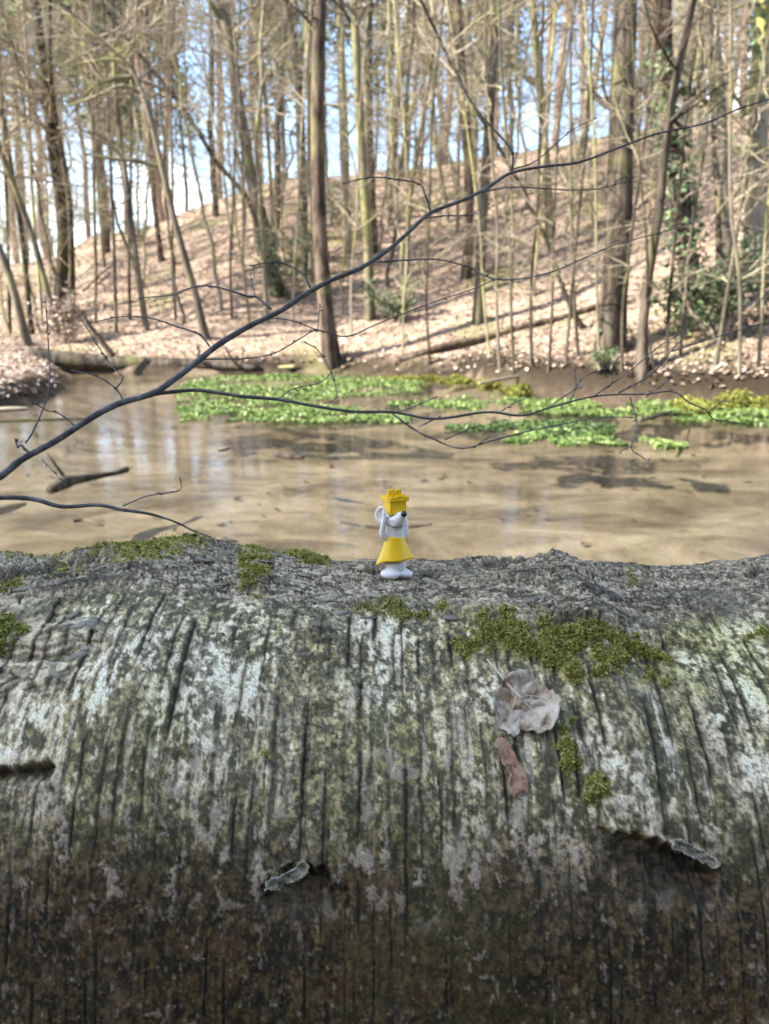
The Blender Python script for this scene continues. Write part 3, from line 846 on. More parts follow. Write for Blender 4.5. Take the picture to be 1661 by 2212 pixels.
lx = fine_axis(-2.6, -0.285, 0.285, 2.6, 60, 840)
lt = np.radians(np.concatenate([np.linspace(-33, 84, 540), np.linspace(84, 327, 60)[1:-1]]))
LXg, LTg = np.meshgrid(lx, lt)
baseP = np.stack([LXg, LYC - LR * np.sin(LTg), LZC + LR * np.cos(LTg)], -1)
U, Vv = project(baseP)
S = LTg * LR                                             # arc length from the top
up_side = sstep(-1.3, -0.8, LTg) * (1 - sstep(0.5, 1.4, LTg))
front = sstep(-0.75, -0.55, LTg) * (1 - sstep(1.45, 1.5, LTg))
infront = front > 0
xs = LXg


def blob(u0, v0, ru, rv, p=2.0):
    return np.exp(-(np.abs((U - u0) / ru) ** p + np.abs((Vv - v0) / rv) ** p)) * infront


def inside(pg, soft=6.0, wob=10.0, s=40):
    """Soft polygon mask laid out on the log's camera side, edge roughened."""
    pg = np.array(pg, float)
    m = np.full(U.shape, -1e3)
    sel = infront & (U > pg[:, 0].min() - 60) & (U < pg[:, 0].max() + 60) & (Vv > pg[:, 1].min() - 60) & (Vv < pg[:, 1].max() + 60)
    x = U[sel] + wob * 2 * (fbm(xs[sel] * 260, S[sel] * 260, 3, s) - 0.5) * 2
    y = Vv[sel] + wob * 2 * (fbm(xs[sel] * 260 + 40, S[sel] * 260, 3, s + 5) - 0.5) * 2
    d = np.full(x.shape, 1e9); ins = np.zeros(x.shape, bool)
    for i in range(len(pg)):
        ax, ay = pg[i]; bx, by = pg[(i + 1) % len(pg)]
        ex, ey = bx - ax, by - ay
        t = np.clip(((x - ax) * ex + (y - ay) * ey) / (ex * ex + ey * ey + 1e-9), 0, 1)
        d = np.minimum(d, np.hypot(x - ax - t * ex, y - ay - t * ey))
        ins ^= ((ay > y) != (by > y)) & (x < ax + (y - ay) / (by - ay if by != ay else 1e-9) * ex)
    m[sel] = np.where(ins, d, -d)
    return np.clip(0.5 + m / soft * 0.5, 0, 1)


crest_px = CX + FPX * xs / 0.475
dprof = (1218 - np.interp(crest_px, CREST[:, 0], CREST[:, 1])) * 0.475 / FPX
disp = dprof * up_side
disp += 0.010 * (fbm(xs * 9, S * 9, 3, 50) - 0.5) * (1 - 0.6 * np.exp(-((xs - 0.007) / 0.04) ** 2) * (np.abs(LTg) < 0.5))

# --- flaky dark bark along the top
wob_v = 26 * (fbm(xs * 22, S * 0 + 3.3, 3, 60) - 0.5) * 2
top_edge = np.interp(U, [0, 200, 420, 620, 830, 1050, 1250, 1450, 1661], [1330, 1318, 1308, 1325, 1318, 1330, 1385, 1350, 1308])
rough = (1 - sstep(-26, 26, Vv - top_edge - wob_v)) * infront + (LTg < -0.55)
rough = np.clip(rough, 0, 1)
left_sc = inside([(-60, 1330), (120, 1335), (215, 1365), (260, 1420), (170, 1490), (60, 1540), (-60, 1560)], 40, 20, 61)
mid_dark = inside([(640, 1340), (720, 1330), (760, 1420), (735, 1560), (750, 1700), (690, 1790), (630, 1700), (640, 1500)], 60, 26, 62)
rough2 = np.clip(rough + 0.9 * left_sc + 0.75 * mid_dark, 0, 1)
wx = xs + 0.004 * (fbm(xs * 90, S * 90, 3, 63) - 0.5) * 2
ws = S + 0.004 * (fbm(xs * 90 + 9, S * 90, 3, 64) - 0.5) * 2
f1, f2, cid = worley(wx / 0.019, ws / 0.0085, 65)
e1 = f2 - f1
g1, g2, gid = worley(wx / 0.0062, ws / 0.0040, 66)
e2 = g2 - g1
# layers of bark peeled away in terraces, their lips torn across the trunk
tn = 10.0 * fbm(wx * 26, ws * 78, 4, 68, 0.46)
ti = np.floor(tn); tf = tn - ti
tid = _h(ti.astype(np.int64), np.zeros_like(ti, dtype=np.int64), 4, 6)
terr = ti + sstep(0.0, 0.10, tf)
edge_t = (1 - sstep(0.0, 0.09, tf)) * sstep(0.25, 0.5, fbm(wx * 60, ws * 60, 2, 74))
crk = (1 - sstep(0.008, 0.055, e1)) * sstep(0.28, 0.5, fbm(wx * 45, ws * 45, 2, 75))
plates = 0.0013 * (terr - 4.5) + 0.0009 * (cid - 0.5) - 0.0020 * crk - 0.0003 * (1 - sstep(0.02, 0.12, e2))
disp += rough2 * plates
disp += rough2 * 0.0012 * (fbm(wx * 300, ws * 500, 3, 67) - 0.5)

# --- fissures round the trunk
fis = np.zeros_like(disp); lip = np.zeros_like(disp); band = np.zeros_like(disp)
rngf = np.random.default_rng(23)
col_x = lx
xi = -0.285
fl = []
while xi < 0.285:
    xi += rngf.uniform(0.0045, 0.0125)
    s = rngf.uniform(0.018, 0.06)
    while s < 0.27:
        ln = rngf.uniform(0.020, 0.070) * (1.5 if rngf.random() < 0.35 else 1)
        fl.append((xi + rngf.normal(0, 0.0018), s, ln, rngf.uniform(0.0004, 0.00095), rngf.uniform(0.35, 1.0)))
        s += ln + rngf.uniform(0.002, 0.03)
rows_s = lt * LR
for (x0, s0, ln, w, a) in fl:
    ci = np.searchsorted(col_x, [x0 - 0.006, x0 + 0.006]); ri = np.searchsorted(rows_s[:540], [s0 - 0.004, s0 + ln + 0.004])
    if ci[1] - ci[0] < 3 or ri[1] - ri[0] < 3: continue
    sl = (slice(ri[0], ri[1]), slice(ci[0], ci[1]))
    ss = rows_s[ri[0]:ri[1]][:, None]; xx_ = col_x[ci[0]:ci[1]][None]
    cl_ = x0 + 0.0012 * (vnoise(ss * 90, np.full_like(ss, x0 * 500), 70) - 0.5) + 0.0006 * (vnoise(ss * 420, np.full_like(ss, x0 * 500), 71) - 0.5)
    env = sstep(s0 - 0.002, s0 + 0.25 * ln, ss) * (1 - sstep(s0 + 0.75 * ln, s0 + ln + 0.002, ss))
    ww = w * (0.35 + 0.65 * env) * (0.6 + 0.8 * vnoise(ss * 300, np.full_like(ss, x0 * 700), 72))
    ww = ww * (1 - 0.45 * sstep(0.12, 0.2, ss))
    pr = np.exp(-((xx_ - cl_) / ww) ** 2) * env * a
    fis[sl] = np.maximum(fis[sl], pr)
    band[sl] = np.maximum(band[sl], np.exp(-((xx_ - cl_) / (3.2 * ww)) ** 2) * env * a)
    lip[sl] = np.maximum(lip[sl], np.exp(-((np.abs(xx_ - cl_) - 2.3 * ww) / (1.5 * ww)) ** 2) * env * a)
ledge_mask_off = 1 - 0.75 * rough
fis *= ledge_mask_off; lip *= ledge_mask_off
disp += -0.0013 * fis + 0.0003 * lip

# --- torn bark: hollows under overhanging ledges
cav = np.zeros_like(disp)
torn_right = inside([(1290, 1790), (1400, 1812), (1490, 1838), (1548, 1868), (1546, 1950), (1470, 1985), (1340, 1975), (1290, 1920)], 5, 7, 80)
tr_f = torn_right * (1 - sstep(1880, 1985, Vv - 0.10 * (U - 1540))) * (0.35 + 0.65 * sstep(1290, 1440, U))
torn_mid = inside([(582, 1905), (640, 1880), (665, 1862), (700, 1895), (735, 1925), (738, 1985), (640, 1992), (585, 1975)], 7, 16, 81)
tm_f = torn_mid * (1 - sstep(1925, 1990, Vv))
slot = inside([(-60, 1252), (30, 1247), (100, 1235), (215, 1236), (190, 1250), (100, 1262), (20, 1270), (-60, 1280)], 12, 5, 82)
led = inside([(-60, 1664), (50, 1668), (125, 1660), (135, 1664), (128, 1690), (60, 1712), (-60, 1720)], 5, 4, 83)
led_f = led * (1 - sstep(1668, 1715, Vv))
slot2 = inside([(1200, 1348), (1290, 1352), (1295, 1362), (1250, 1370), (1190, 1362)], 5, 5, 84) * 0.7
slot3 = inside([(1000, 1222), (1180, 1212), (1190, 1222), (1080, 1232), (1000, 1232)], 5, 5, 85) * 0.6
tear_r = inside([(1395, 1372), (1500, 1368), (1560, 1378), (1480, 1392), (1400, 1390)], 6, 6, 86) * 0.4
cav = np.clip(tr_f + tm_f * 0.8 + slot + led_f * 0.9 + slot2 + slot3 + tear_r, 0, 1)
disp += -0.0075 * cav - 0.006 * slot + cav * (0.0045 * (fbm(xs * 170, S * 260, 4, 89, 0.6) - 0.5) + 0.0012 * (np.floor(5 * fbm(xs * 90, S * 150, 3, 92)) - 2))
sp_l = fbm(xs * 200, S * 200, 3, 88)
lipz = np.exp(-((Vv - np.interp(U, [1290, 1400, 1490, 1548], [1786, 1807, 1833, 1862])) / 8) ** 2) * (U > 1290) * (U < 1550) * infront
lipz_m = np.exp(-((Vv - np.interp(U, [575, 640, 665, 700, 740], [1896, 1871, 1855, 1883, 1915])) / 8) ** 2) * (U > 575) * (U < 742) * infront
lipz_l = np.exp(-((Vv - 1652) / 8) ** 2) * (U < 135) * infront
disp += 0.0022 * lipz + 0.0015 * lipz_m * (0.4 + sp_l) + 0.0003 * lipz_l
# knot on the right
kr = np.hypot((U - 1545) / 62, (Vv - 1288) / 34); knot = np.exp(-kr**3) * infront
disp += knot * (0.004 * (1 - kr) + 0.0012 * np.sin(kr * 26 + 3 * fbm(xs * 80, S * 80, 2, 87)))

# --- fine relief
grain = fbm(xs * 700, S * 190, 3, 90)
disp += 0.0011 * (grain - 0.5) * (1 - 0.4 * rough) * front * (1 - np.clip(3 * cav, 0, 1))
pit = fbm(xs * 1100, S * 1100, 2, 91)
disp += 0.0006 * (pit - 0.5) * front

# --- moss cover
moss = np.zeros_like(disp)
MOSS_AREAS = {
    'hump': ([(-40, 1192), (180, 1200), (300, 1180), (410, 1162), (520, 1180), (470, 1205), (390, 1235), (330, 1262), (285, 1270), (255, 1240), (200, 1222), (60, 1212), (-40, 1214)], 0.85),
    'hump_side': ([(520, 1222), (570, 1215), (590, 1250), (575, 1285), (540, 1310), (520, 1290), (535, 1260)], 0.85),
    'crest': ([(615, 1204), (640, 1192), (690, 1206), (700, 1216), (640, 1216)], 1.0),
    'slope': ([(-40, 1275), (60, 1262), (80, 1275), (40, 1300), (-40, 1305)], 0.7),
    'slot_rim': ([(110, 1262), (170, 1248), (180, 1262), (130, 1282)], 0.8),
    'left_edge': ([(-30, 1375), (20, 1372), (28, 1400), (18, 1430), (-30, 1435)], 1.0),
    'left_tuft': ([(38, 1372), (62, 1370), (60, 1405), (42, 1410)], 0.9),
    'large': ([(1010, 1345), (1060, 1330), (1150, 1345), (1200, 1365), (1290, 1372), (1380, 1385), (1440, 1410), (1480, 1445), (1450, 1470), (1360, 1455), (1300, 1480), (1230, 1500), (1205, 1465), (1180, 1440), (1110, 1420), (1060, 1400), (1000, 1410), (985, 1385), (1050, 1375)], 0.95),
    'band': ([(735, 1318), (820, 1308), (930, 1300), (980, 1306), (940, 1325), (820, 1330)], 0.6),
    'drip': ([(1202, 1580), (1222, 1575), (1228, 1620), (1248, 1668), (1228, 1690), (1210, 1650)], 0.95),
    'drip_low': ([(1270, 1690), (1292, 1685), (1305, 1720), (1275, 1745), (1262, 1725)], 0.9),
    'centre': ([(555, 1620), (585, 1625), (580, 1660), (555, 1650)], 0.5),
    'upper_right': ([(1350, 1238), (1390, 1240), (1380, 1256), (1350, 1252)], 0.6),
    'right_edge': ([(1600, 1345), (1680, 1335), (1680, 1362), (1610, 1365)], 0.6),
}
moss_masks = {}
for i, (kname, (pg, a)) in enumerate(MOSS_AREAS.items()):
    mm = inside(pg, 12, 13, 100 + i)
    patchy = sstep(0.26 if kname.startswith('hump') else 0.30, 0.50, fbm(xs * 150, S * 150, 3, 130 + i)) if kname not in ('crest', 'left_edge', 'left_tuft', 'drip', 'drip_low') else 1.0
    moss_masks[kname] = mm * a * patchy
    moss = np.maximum(moss, moss_masks[kname])
disp += 0.0022 * moss

# --- colours of the bark (lichen, weathering, algae, flecks) and shade painted low down
def mixc(C, c, m):
    return C * (1 - m[..., None]) + np.array(c) * m[..., None]


low = sstep(1640, 1960, Vv + 120 * (fbm(xs * 14, S * 14, 3, 140) - 0.5)) * infront       # damp, lichen-poor underside, with its shade also painted darker
sp1 = fbm(xs * 330, S * 330, 4, 141, 0.65)
sp2 = fbm(xs * 420, S * 120, 4, 142, 0.65)
big = fbm(xs * 26, S * 22, 4, 143)
sp3 = fbm(xs * 760, S * 620, 3, 152, 0.7)
C = np.zeros(disp.shape + (3,)) + np.array([0.095, 0.092, 0.066])
C = mixc(C, (0.225, 0.212, 0.122), sstep(0.44, 0.56, sp1))
C = mixc(C, (0.36, 0.34, 0.235), sstep(0.50, 0.60, 0.55 * sp2 + 0.45 * sp1 + 0.3 * (big - 0.5)) * 0.9)
C = mixc(C, (0.07, 0.072, 0.048), sstep(0.47, 0.37, 0 * sp1 + fbm(xs * 230, S * 110, 4, 153, 0.6)) * 0.75)
white = sstep(0.57, 0.66, sp2 * 0.45 + sp1 * 0.25 + big * 0.42 - 0.06 * (mid_dark > 0.3)) * (1 - mid_dark) * 0.8
for (u0, v0, ru, rv) in [(470, 1440, 60, 70), (330, 1420, 45, 40), (230, 1450, 40, 45), (340, 1480, 25, 60), (530, 1390, 40, 35), (1060, 1500, 40, 70), (1130, 1490, 40, 35), (830, 1420, 40, 50), (1330, 1300, 70, 45), (1390, 1330, 40, 60), (1500, 1420, 50, 50), (1560, 1560, 40, 90), (1600, 1350, 45, 60), (1630, 1650, 35, 120), (1260, 1620, 60, 50), (770, 1500, 50, 60), (60, 1330, 50, 40), (110, 1230, 110, 16), (690, 1240, 70, 18), (1060, 1260, 60, 20), (100, 1740, 45, 50)]:
    white = np.maximum(white, blob(u0, v0, ru, rv) * sstep(0.44, 0.53, sp2 * 0.5 + sp1 * 0.5) * 0.85)
streak = sstep(0.56, 0.66, 0.6 * fbm(xs * 520, S * 55, 3, 157, 0.6) + 0.4 * fbm(xs * 60, S * 30, 3, 158)) * sstep(1440, 1560, Vv) * (0.55 + 0.45 * sstep(1000, 1300, U))
white = np.maximum(white, streak * 0.85 * (1 - mid_dark))
C = mixc(C, (0.58, 0.555, 0.55), white * 0.95)
C = mixc(C, (0.06, 0.06, 0.042), sstep(0.43, 0.34, 0 * sp3 + sp3) * 0.6)
C = mixc(C, (0.46, 0.44, 0.37), sstep(0.60, 0.68, sp3) * 0.3)
darkp = sstep(0.54, 0.66, fbm(xs * 34 + 7, S * 20, 4, 155)) * (0.75 + 0.25 * sp1)
C = mixc(C, (0.065, 0.068, 0.045), darkp * 0.8 * sstep(0.62, 0.45, 0 * sp1 + sp1))
# greener algae film on the right and the middle
alg = sstep(0.5, 0.68, fbm(xs * 18 + 3, S * 18, 4, 144)) * (0.4 + 0.4 * sstep(900, 1400, U))
C = C * (1 - alg[..., None] * 0.6) + C * np.array([0.80, 0.92, 0.45]) * alg[..., None] * 0.6
# bark plates on top: dark greys with pale weathered faces
PC = np.array([0.125, 0.118, 0.105]) * (0.6 + 0.7 * tid[..., None])
PC = mixc(PC, (0.27, 0.25, 0.225), sstep(0.48, 0.62, fbm(wx * 200, ws * 330, 4, 145, 0.6) + 0.22 * (tid - 0.5)) * 0.8)
PC = mixc(PC, (0.44, 0.42, 0.40), sstep(0.58, 0.68, sp1 * 0.6 + 0.25 * tid + 0.2 * big) * 0.7)
PC = mixc(PC, (0.50, 0.47, 0.42), sstep(0.06, 0.12, tf) * (1 - sstep(0.12, 0.28, tf)) * 0.6)
PC = mixc(PC, (0.024, 0.021, 0.018), edge_t * 0.85)
PC = mixc(PC, (0.024, 0.021, 0.018), crk * 0.85)
PC = mixc(PC, (0.04, 0.037, 0.032), sstep(0.44, 0.34, 0 * sp3 + sp3) * 0.7)
PC = np.array([0.10, 0.095, 0.085]) + (PC - np.array([0.10, 0.095, 0.085])) * 1.15
PC = np.clip(PC, 0.012, 1) * 0.76
rm = np.clip(rough * 0.93 + 0.6 * mid_dark * sstep(0.36, 0.50, big) * 1.3, 0, 1)
C = C * (1 - rm[..., None]) + PC * rm[..., None]
LC = mixc(np.zeros_like(C) + np.array([0.13, 0.125, 0.10]), (0.42, 0.39, 0.35), sstep(0.35, 0.75, tid + 0.4 * (sp1 - 0.5)))
LC = mixc(LC, (0.03, 0.027, 0.022), np.maximum(edge_t, crk) * 0.9)
C = C * (1 - left_sc[..., None] * 0.8) + LC * left_sc[..., None] * 0.8
# lower side
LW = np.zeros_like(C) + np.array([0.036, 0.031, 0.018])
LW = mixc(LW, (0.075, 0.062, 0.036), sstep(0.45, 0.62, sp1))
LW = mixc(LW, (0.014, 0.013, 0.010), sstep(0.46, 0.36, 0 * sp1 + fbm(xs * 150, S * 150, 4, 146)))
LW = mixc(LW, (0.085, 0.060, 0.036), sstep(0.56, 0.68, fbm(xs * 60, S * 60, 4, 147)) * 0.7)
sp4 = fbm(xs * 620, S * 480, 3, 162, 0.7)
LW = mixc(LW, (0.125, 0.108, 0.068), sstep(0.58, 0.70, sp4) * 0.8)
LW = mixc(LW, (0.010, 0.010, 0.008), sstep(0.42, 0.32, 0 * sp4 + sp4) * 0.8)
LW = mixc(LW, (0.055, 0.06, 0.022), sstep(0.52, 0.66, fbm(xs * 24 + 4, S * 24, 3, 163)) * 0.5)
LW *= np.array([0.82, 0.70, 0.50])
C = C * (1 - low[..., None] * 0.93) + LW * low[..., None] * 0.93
# lavender-white peeling flecks, long in the direction round the trunk
q1, q2, qid = worley(xs / 0.0036 + 3 * fbm(xs * 120, S * 120, 2, 148), S / 0.0085, 149)
zone = sstep(0.46, 0.58, fbm(xs * 32, S * 32, 3, 156)) * sstep(1560, 1680, Vv) * (1 - sstep(1960, 2080, Vv)) * (1 - 0.5 * sstep(1250, 1400, U))
clus = 0.5 * fbm(xs * 30, S * 30, 3, 156) + 0.5 * fbm(xs * 110, S * 70, 2, 159)
fn = fbm(xs * 300 + 2 * sp1, S * 115, 4, 160, 0.55)
fleck = sstep(0.645, 0.69, fn + 0.45 * (clus - 0.5)) * sstep(1540, 1680, Vv) * (1 - sstep(1880, 2060, Vv)) * (1 - 0.4 * sstep(1250, 1400, U)) * infront
fleck = np.maximum(fleck, 0.6 * sstep(0.71, 0.76, fbm(xs * 420, S * 260, 3, 161) + 0.2 * (clus - 0.5)) * sstep(1880, 2000, Vv) * infront)
C = mixc(C, (0.26, 0.24, 0.24), fleck * 0.7)
disp += 0.0006 * fleck
# pale curled lips of the tears, dark hollows, fissures
C = mixc(C, (0.42, 0.39, 0.35), np.clip(lipz * sstep(1350, 1440, U) * 0.9 * sstep(0.36, 0.5, sp1) + lipz_l * 0.5 * sstep(0.4, 0.55, sp1), 0, 1))
C = mixc(C, (0.42, 0.42, 0.30), np.clip(lipz_m * (U < 668) * sstep(0.4, 0.55, sp_l), 0, 1) * 0.8)
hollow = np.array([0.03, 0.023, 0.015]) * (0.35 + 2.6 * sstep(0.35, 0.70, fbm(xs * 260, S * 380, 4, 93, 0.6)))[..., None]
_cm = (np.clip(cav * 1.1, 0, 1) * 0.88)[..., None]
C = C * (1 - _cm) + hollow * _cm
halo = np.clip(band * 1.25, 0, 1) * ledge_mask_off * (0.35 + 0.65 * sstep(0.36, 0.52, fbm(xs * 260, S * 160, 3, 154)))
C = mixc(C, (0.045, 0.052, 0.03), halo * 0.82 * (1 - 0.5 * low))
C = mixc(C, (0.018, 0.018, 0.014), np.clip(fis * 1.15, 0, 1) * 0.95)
C = mixc(C, (0.05, 0.06, 0.02), np.clip(fis * 0.5, 0, 1) * sstep(0.5, 0.7, big) * 0.6)
C = mixc(C, (0.12, 0.12, 0.115), knot * 0.6)
C = mixc(C, (0.19, 0.20, 0.05), np.clip(moss * 1.3, 0, 1) * sstep(0.3, 0.6, sp1 + 0.15) * 0.8)
C *= (0.82 + 0.36 * fbm(xs * 900, S * 900, 2, 151))[..., None]
_l = C.mean(-1, keepdims=True)
C = C * np.where(_l > 0, (np.clip(_l, 1e-3, 1) / 0.125) ** 0.26, 1) * np.array([1.24, 1.12, 0.82])
C = np.clip(C, 0.005, 0.74)

LV = np.stack([LXg, LYC - (LR + disp) * np.sin(LTg), LZC + (LR + disp) * np.cos(LTg)], -1)
nr_, nc_ = LV.shape[:2]
li = np.arange(nr_ * nc_).reshape(nr_, nc_)
ln_ = np.roll(li, -1, 0)
lq = np.stack([li[:, :-1], li[:, 1:], ln_[:, 1:], ln_[:, :-1]], -1).reshape(-1, 4)

m_log, nt, b = mat_new('birch_bark')
L = nt.links.new
at = nd(nt, 'ShaderNodeAttribute', attribute_name='bark'); tc = nd(nt, 'ShaderNodeTexCoord')
n1 = nd(nt, 'ShaderNodeTexNoise', Scale=800.0, Detail=6.0, Roughness=0.8)
L(tc.outputs['Object'], n1.inputs['Vector'])
r1 = ramp(nt, [(0.32, (0.45, 0.45, 0.43)), (0.5, (1, 1, 1)), (0.7, (1.5, 1.5, 1.5))], n1.outputs['Fac'])
mx = nd(nt, 'ShaderNodeMixRGB', blend_type='MULTIPLY'); mx.inputs['Fac'].default_value = 0.85
L(at.outputs['Color'], mx.inputs['Color1']); L(r1.outputs['Color'], mx.inputs['Color2'])
L(mx.outputs['Color'], b.inputs['Base Color'])
b.inputs['Roughness'].default_value = 0.75; b.inputs['Specular IOR Level'].default_value = 0.3
n2 = nd(nt, 'ShaderNodeTexNoise', Scale=1100.0, Detail=4.0)
L(tc.outputs['Object'], n2.inputs['Vector'])
bp = nd(nt, 'ShaderNodeBump', Strength=0.55, Distance=0.0008)
L(n2.outputs['Fac'], bp.inputs['Height']); L(bp.outputs['Normal'], b.inputs['Normal'])
log = thing('birch_log', 'thick weathered birch log with mossy flaking bark across the foreground', 'log', (0, LYC, LZC - LR))
off = np.array([0, LYC, LZC - LR])
lme = mesh_np('bark', LV.reshape(-1, 3) - off, lq, m_log)
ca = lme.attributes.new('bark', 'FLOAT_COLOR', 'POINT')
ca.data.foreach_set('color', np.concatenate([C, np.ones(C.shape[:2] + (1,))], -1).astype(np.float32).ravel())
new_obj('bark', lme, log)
# sawn ends, far outside the view
for sx in (-1, 1):
    a = np.arange(40) * 2 * np.pi / 40
    v = np.stack([np.full(40, sx * 2.59), -LR * 0.985 * np.sin(a), LR + LR * 0.985 * np.cos(a)], -1)
    new_obj('end_grain', mesh_np('end_grain', v, np.arange(40)[None], M_BROWN, False), log)


def log_point(u, v):
    """Where the sight line through a picture point meets the finished log: (point, normal)."""
    d = (U[:540] - u) ** 2 + (Vv[:540] - v) ** 2 + 1e9 * (LTg[:540] < -0.42)
    r, c = np.unravel_index(np.argmin(d), d.shape)
    return LV[r, c].copy(), np.array([0, -math.sin(lt[r]), math.cos(lt[r])])


# moss shoots
def moss_shoots(kname, per, hgt):
    m = moss_masks[kname][:540]
    # area weights: the rows near the crest are seen edge-on, so weigh by true surface, not by picture
    p = (m > 0.35) * m
    p = p * np.gradient(lx)[None, :]
    if p.sum() <= 0: return
    area = ((m > 0.35) * (np.gradient(lx)[None, :] * np.gradient(rows_s[:540])[:, None])).sum()
    n = int(min(5200, area * per))
    k = RNG.choice(p.size, n, p=(p / p.sum()).ravel())
    r, c = np.unravel_index(k, p.shape)
    B0 = LV[r, c] + RNG.normal(0, 0.0005, (n, 3))
    th = lt[r]
    N = np.stack([0 * th, -np.sin(th), np.cos(th)], -1) + RNG.normal(0, 0.55, (n, 3))
    N[:, 2] += 0.25
    N /= np.linalg.norm(N, axis=1, keepdims=True)
    h = 0.52 * hgt * RNG.uniform(0.4, 1.3, n) * (0.35 + 0.65 * m[r, c])
    P = np.zeros((n, 3, 3)); P[:, 0] = B0 - N * 0.0008
    bend = RNG.normal(0, 0.35, (n, 3))
    for i in range(1, 3):
        P[:, i] = P[:, 0] + N * (h * i / 2)[:, None] + bend * (h * (i / 2) ** 2)[:, None]
    R = (0.00042 * RNG.uniform(0.7, 1.4, n))[:, None] * np.array([[0.8, 1.25, 0.2]])
    V, F = tubes(P, R, 3)
    # tiny leaflets along each shoot
    t = RNG.integers(1, 3, (n, 3))
    lc = (P[np.arange(n)[:, None], t] + RNG.normal(0, 0.0005, (n, 3, 3))).reshape(-1, 3)
    v2, f2 = leaf_cloud(lc, RNG.uniform(0.0010, 0.0022, len(lc)), nrm_spread=0.9, elong=2.0, up=np.repeat(N, 3, 0))
    rr = np.clip(RNG.beta(2, 2, n) + 0.35 * (fbm(B0[:, 0] * 160, B0[:, 1] * 160 + B0[:, 2] * 90, 2, 9) - 0.5), 0, 1)
    Vm, Fm = merge([(V, F), (v2, [f2])])
    me = mesh_np('moss_patch', Vm - off, Fm, M_MOSS, smooth=False)
    a = me.attributes.new('rnd', 'FLOAT', 'POINT')
    a.data.foreach_set('value', np.concatenate([np.repeat(rr, 9), np.repeat(np.repeat(rr, 3), 4)]).astype(np.float32))
    tag(new_obj('moss_patch', me, log), kind='stuff')


for kname, per, hgt in [('hump', 1.5e6, 0.0026), ('hump_side', 2.2e6, 0.0028), ('crest', 3.0e6, 0.0055), ('slope', 1.8e6, 0.0026), ('slot_rim', 2.2e6, 0.003), ('left_edge', 2.6e6, 0.005), ('left_tuft', 2.4e6, 0.004), ('large', 2.2e6, 0.0036), ('band', 1.6e6, 0.0022), ('drip', 2.6e6, 0.004), ('drip_low', 2.6e6, 0.004), ('centre', 2e6, 0.003), ('upper_right', 2e6, 0.0022), ('right_edge', 2e6, 0.0025)]:
    moss_shoots(kname, per, hgt)

# loose bark flakes standing off the top and the left shoulder
m_flake, nt, b = mat_new('bark_flake')
L = nt.links.new
oi = nd(nt, 'ShaderNodeObjectInfo'); tc = nd(nt, 'ShaderNodeTexCoord')
n1 = nd(nt, 'ShaderNodeTexNoise', noise_dimensions='4D', Scale=420.0, Detail=5.0, Roughness=0.65)
L(tc.outputs['Object'], n1.inputs['Vector']); L(oi.outputs['Random'], n1.inputs['W'])
rf = ramp(nt, [(0.3, (0.06, 0.054, 0.04)), (0.46, (0.18, 0.165, 0.12)), (0.58, (0.34, 0.315, 0.24)), (0.72, (0.50, 0.475, 0.40))], n1.outputs['Fac'])
hv = nd(nt, 'ShaderNodeHueSaturation'); mr = nd(nt, 'ShaderNodeMapRange'); mr.inputs['To Min'].default_value = 0.45; mr.inputs['To Max'].default_value = 1.2
L(oi.outputs['Random'], mr.inputs['Value']); L(mr.outputs['Result'], hv.inputs['Value']); L(rf.outputs['Color'], hv.inputs['Color'])
L(hv.outputs['Color'], b.inputs['Base Color']); b.inputs['Roughness'].default_value = 0.8
flake_meshes = []
for i in range(10):
    rg = np.random.default_rng(900 + i)
    k = 11
    a = np.arange(k) * 2 * np.pi / k
    r = 1 + 0.28 * rg.normal(0, 1, k).clip(-1.5, 1.5)
    xy = np.stack([np.cos(a) * r, np.sin(a) * r * 0.55], -1)
    z = 0.10 * xy[:, 0] ** 2 * rg.uniform(-1, 1.5) - 0.18 * np.minimum(xy[:, 1], 0) + 0.03 * rg.normal(0, 1, k)
    topv = np.concatenate([xy, z[:, None]], 1); mid = np.array([[0, 0, 0.06]])
    bot = topv * np.array([0.92, 0.92, 1]) - np.array([0, 0, 0.14])
    V = np.concatenate([topv, bot, mid])
    j = np.arange(k); jn = (j + 1) % k
    flake_meshes.append(mesh_np('bark_flake', V, [np.stack([j, jn, np.full(k, 2 * k)], -1), np.stack([jn, j, j + k, jn + k], -1)], m_flake, smooth=False))
rngk = np.random.default_rng(31)


def add_flake(u, v, size, lift=0.0006, turn=0.35):
    p, nrm = log_point(u, v)
    nz = Vector(nrm) + Vector(rngk.normal(0, 0.08, 3)); nz.normalize()
    a = rngk.normal(0, turn)
    tx = Vector((math.cos(a), 0, 0)); tx = tx - nz * tx.dot(nz)
    ty0 = nz.cross(tx).normalized()
    tx = (tx.normalized() * math.cos(a) + ty0 * math.sin(a)).normalized(); ty = nz.cross(tx).normalized()
    M = Matrix((tx, ty, nz)).transposed().to_4x4()
    o = new_obj('bark_flake', flake_meshes[rngk.integers(10)], log)
    M.translation = Vector(p - off) + Vector(nrm) * lift
    o.matrix_local = M @ Matrix.Diagonal((size, size * rngk.uniform(0.6, 1.1), size * rngk.uniform(0.5, 0.9), 1))


for i in range(46):
    u = rngk.uniform(0, 1661); te = float(np.interp(u, CREST[:, 0], CREST[:, 1]))
    v = te + 14 + (rngk.random() ** 0.8) * 105
    if abs(u - 850) < 70 and v < 1275: continue
    add_flake(u, v, rngk.uniform(0.003, 0.0065), 0.0002)
for i in range(12):
    add_flake(rngk.uniform(0, 230), rngk.uniform(1345, 1490), rngk.uniform(0.003, 0.006), 0.0003, 0.8)
for i in range(14):
    add_flake(rngk.uniform(420, 640), rngk.uniform(1225, 1300), rngk.uniform(0.003, 0.005), 0.0002, 0.5)

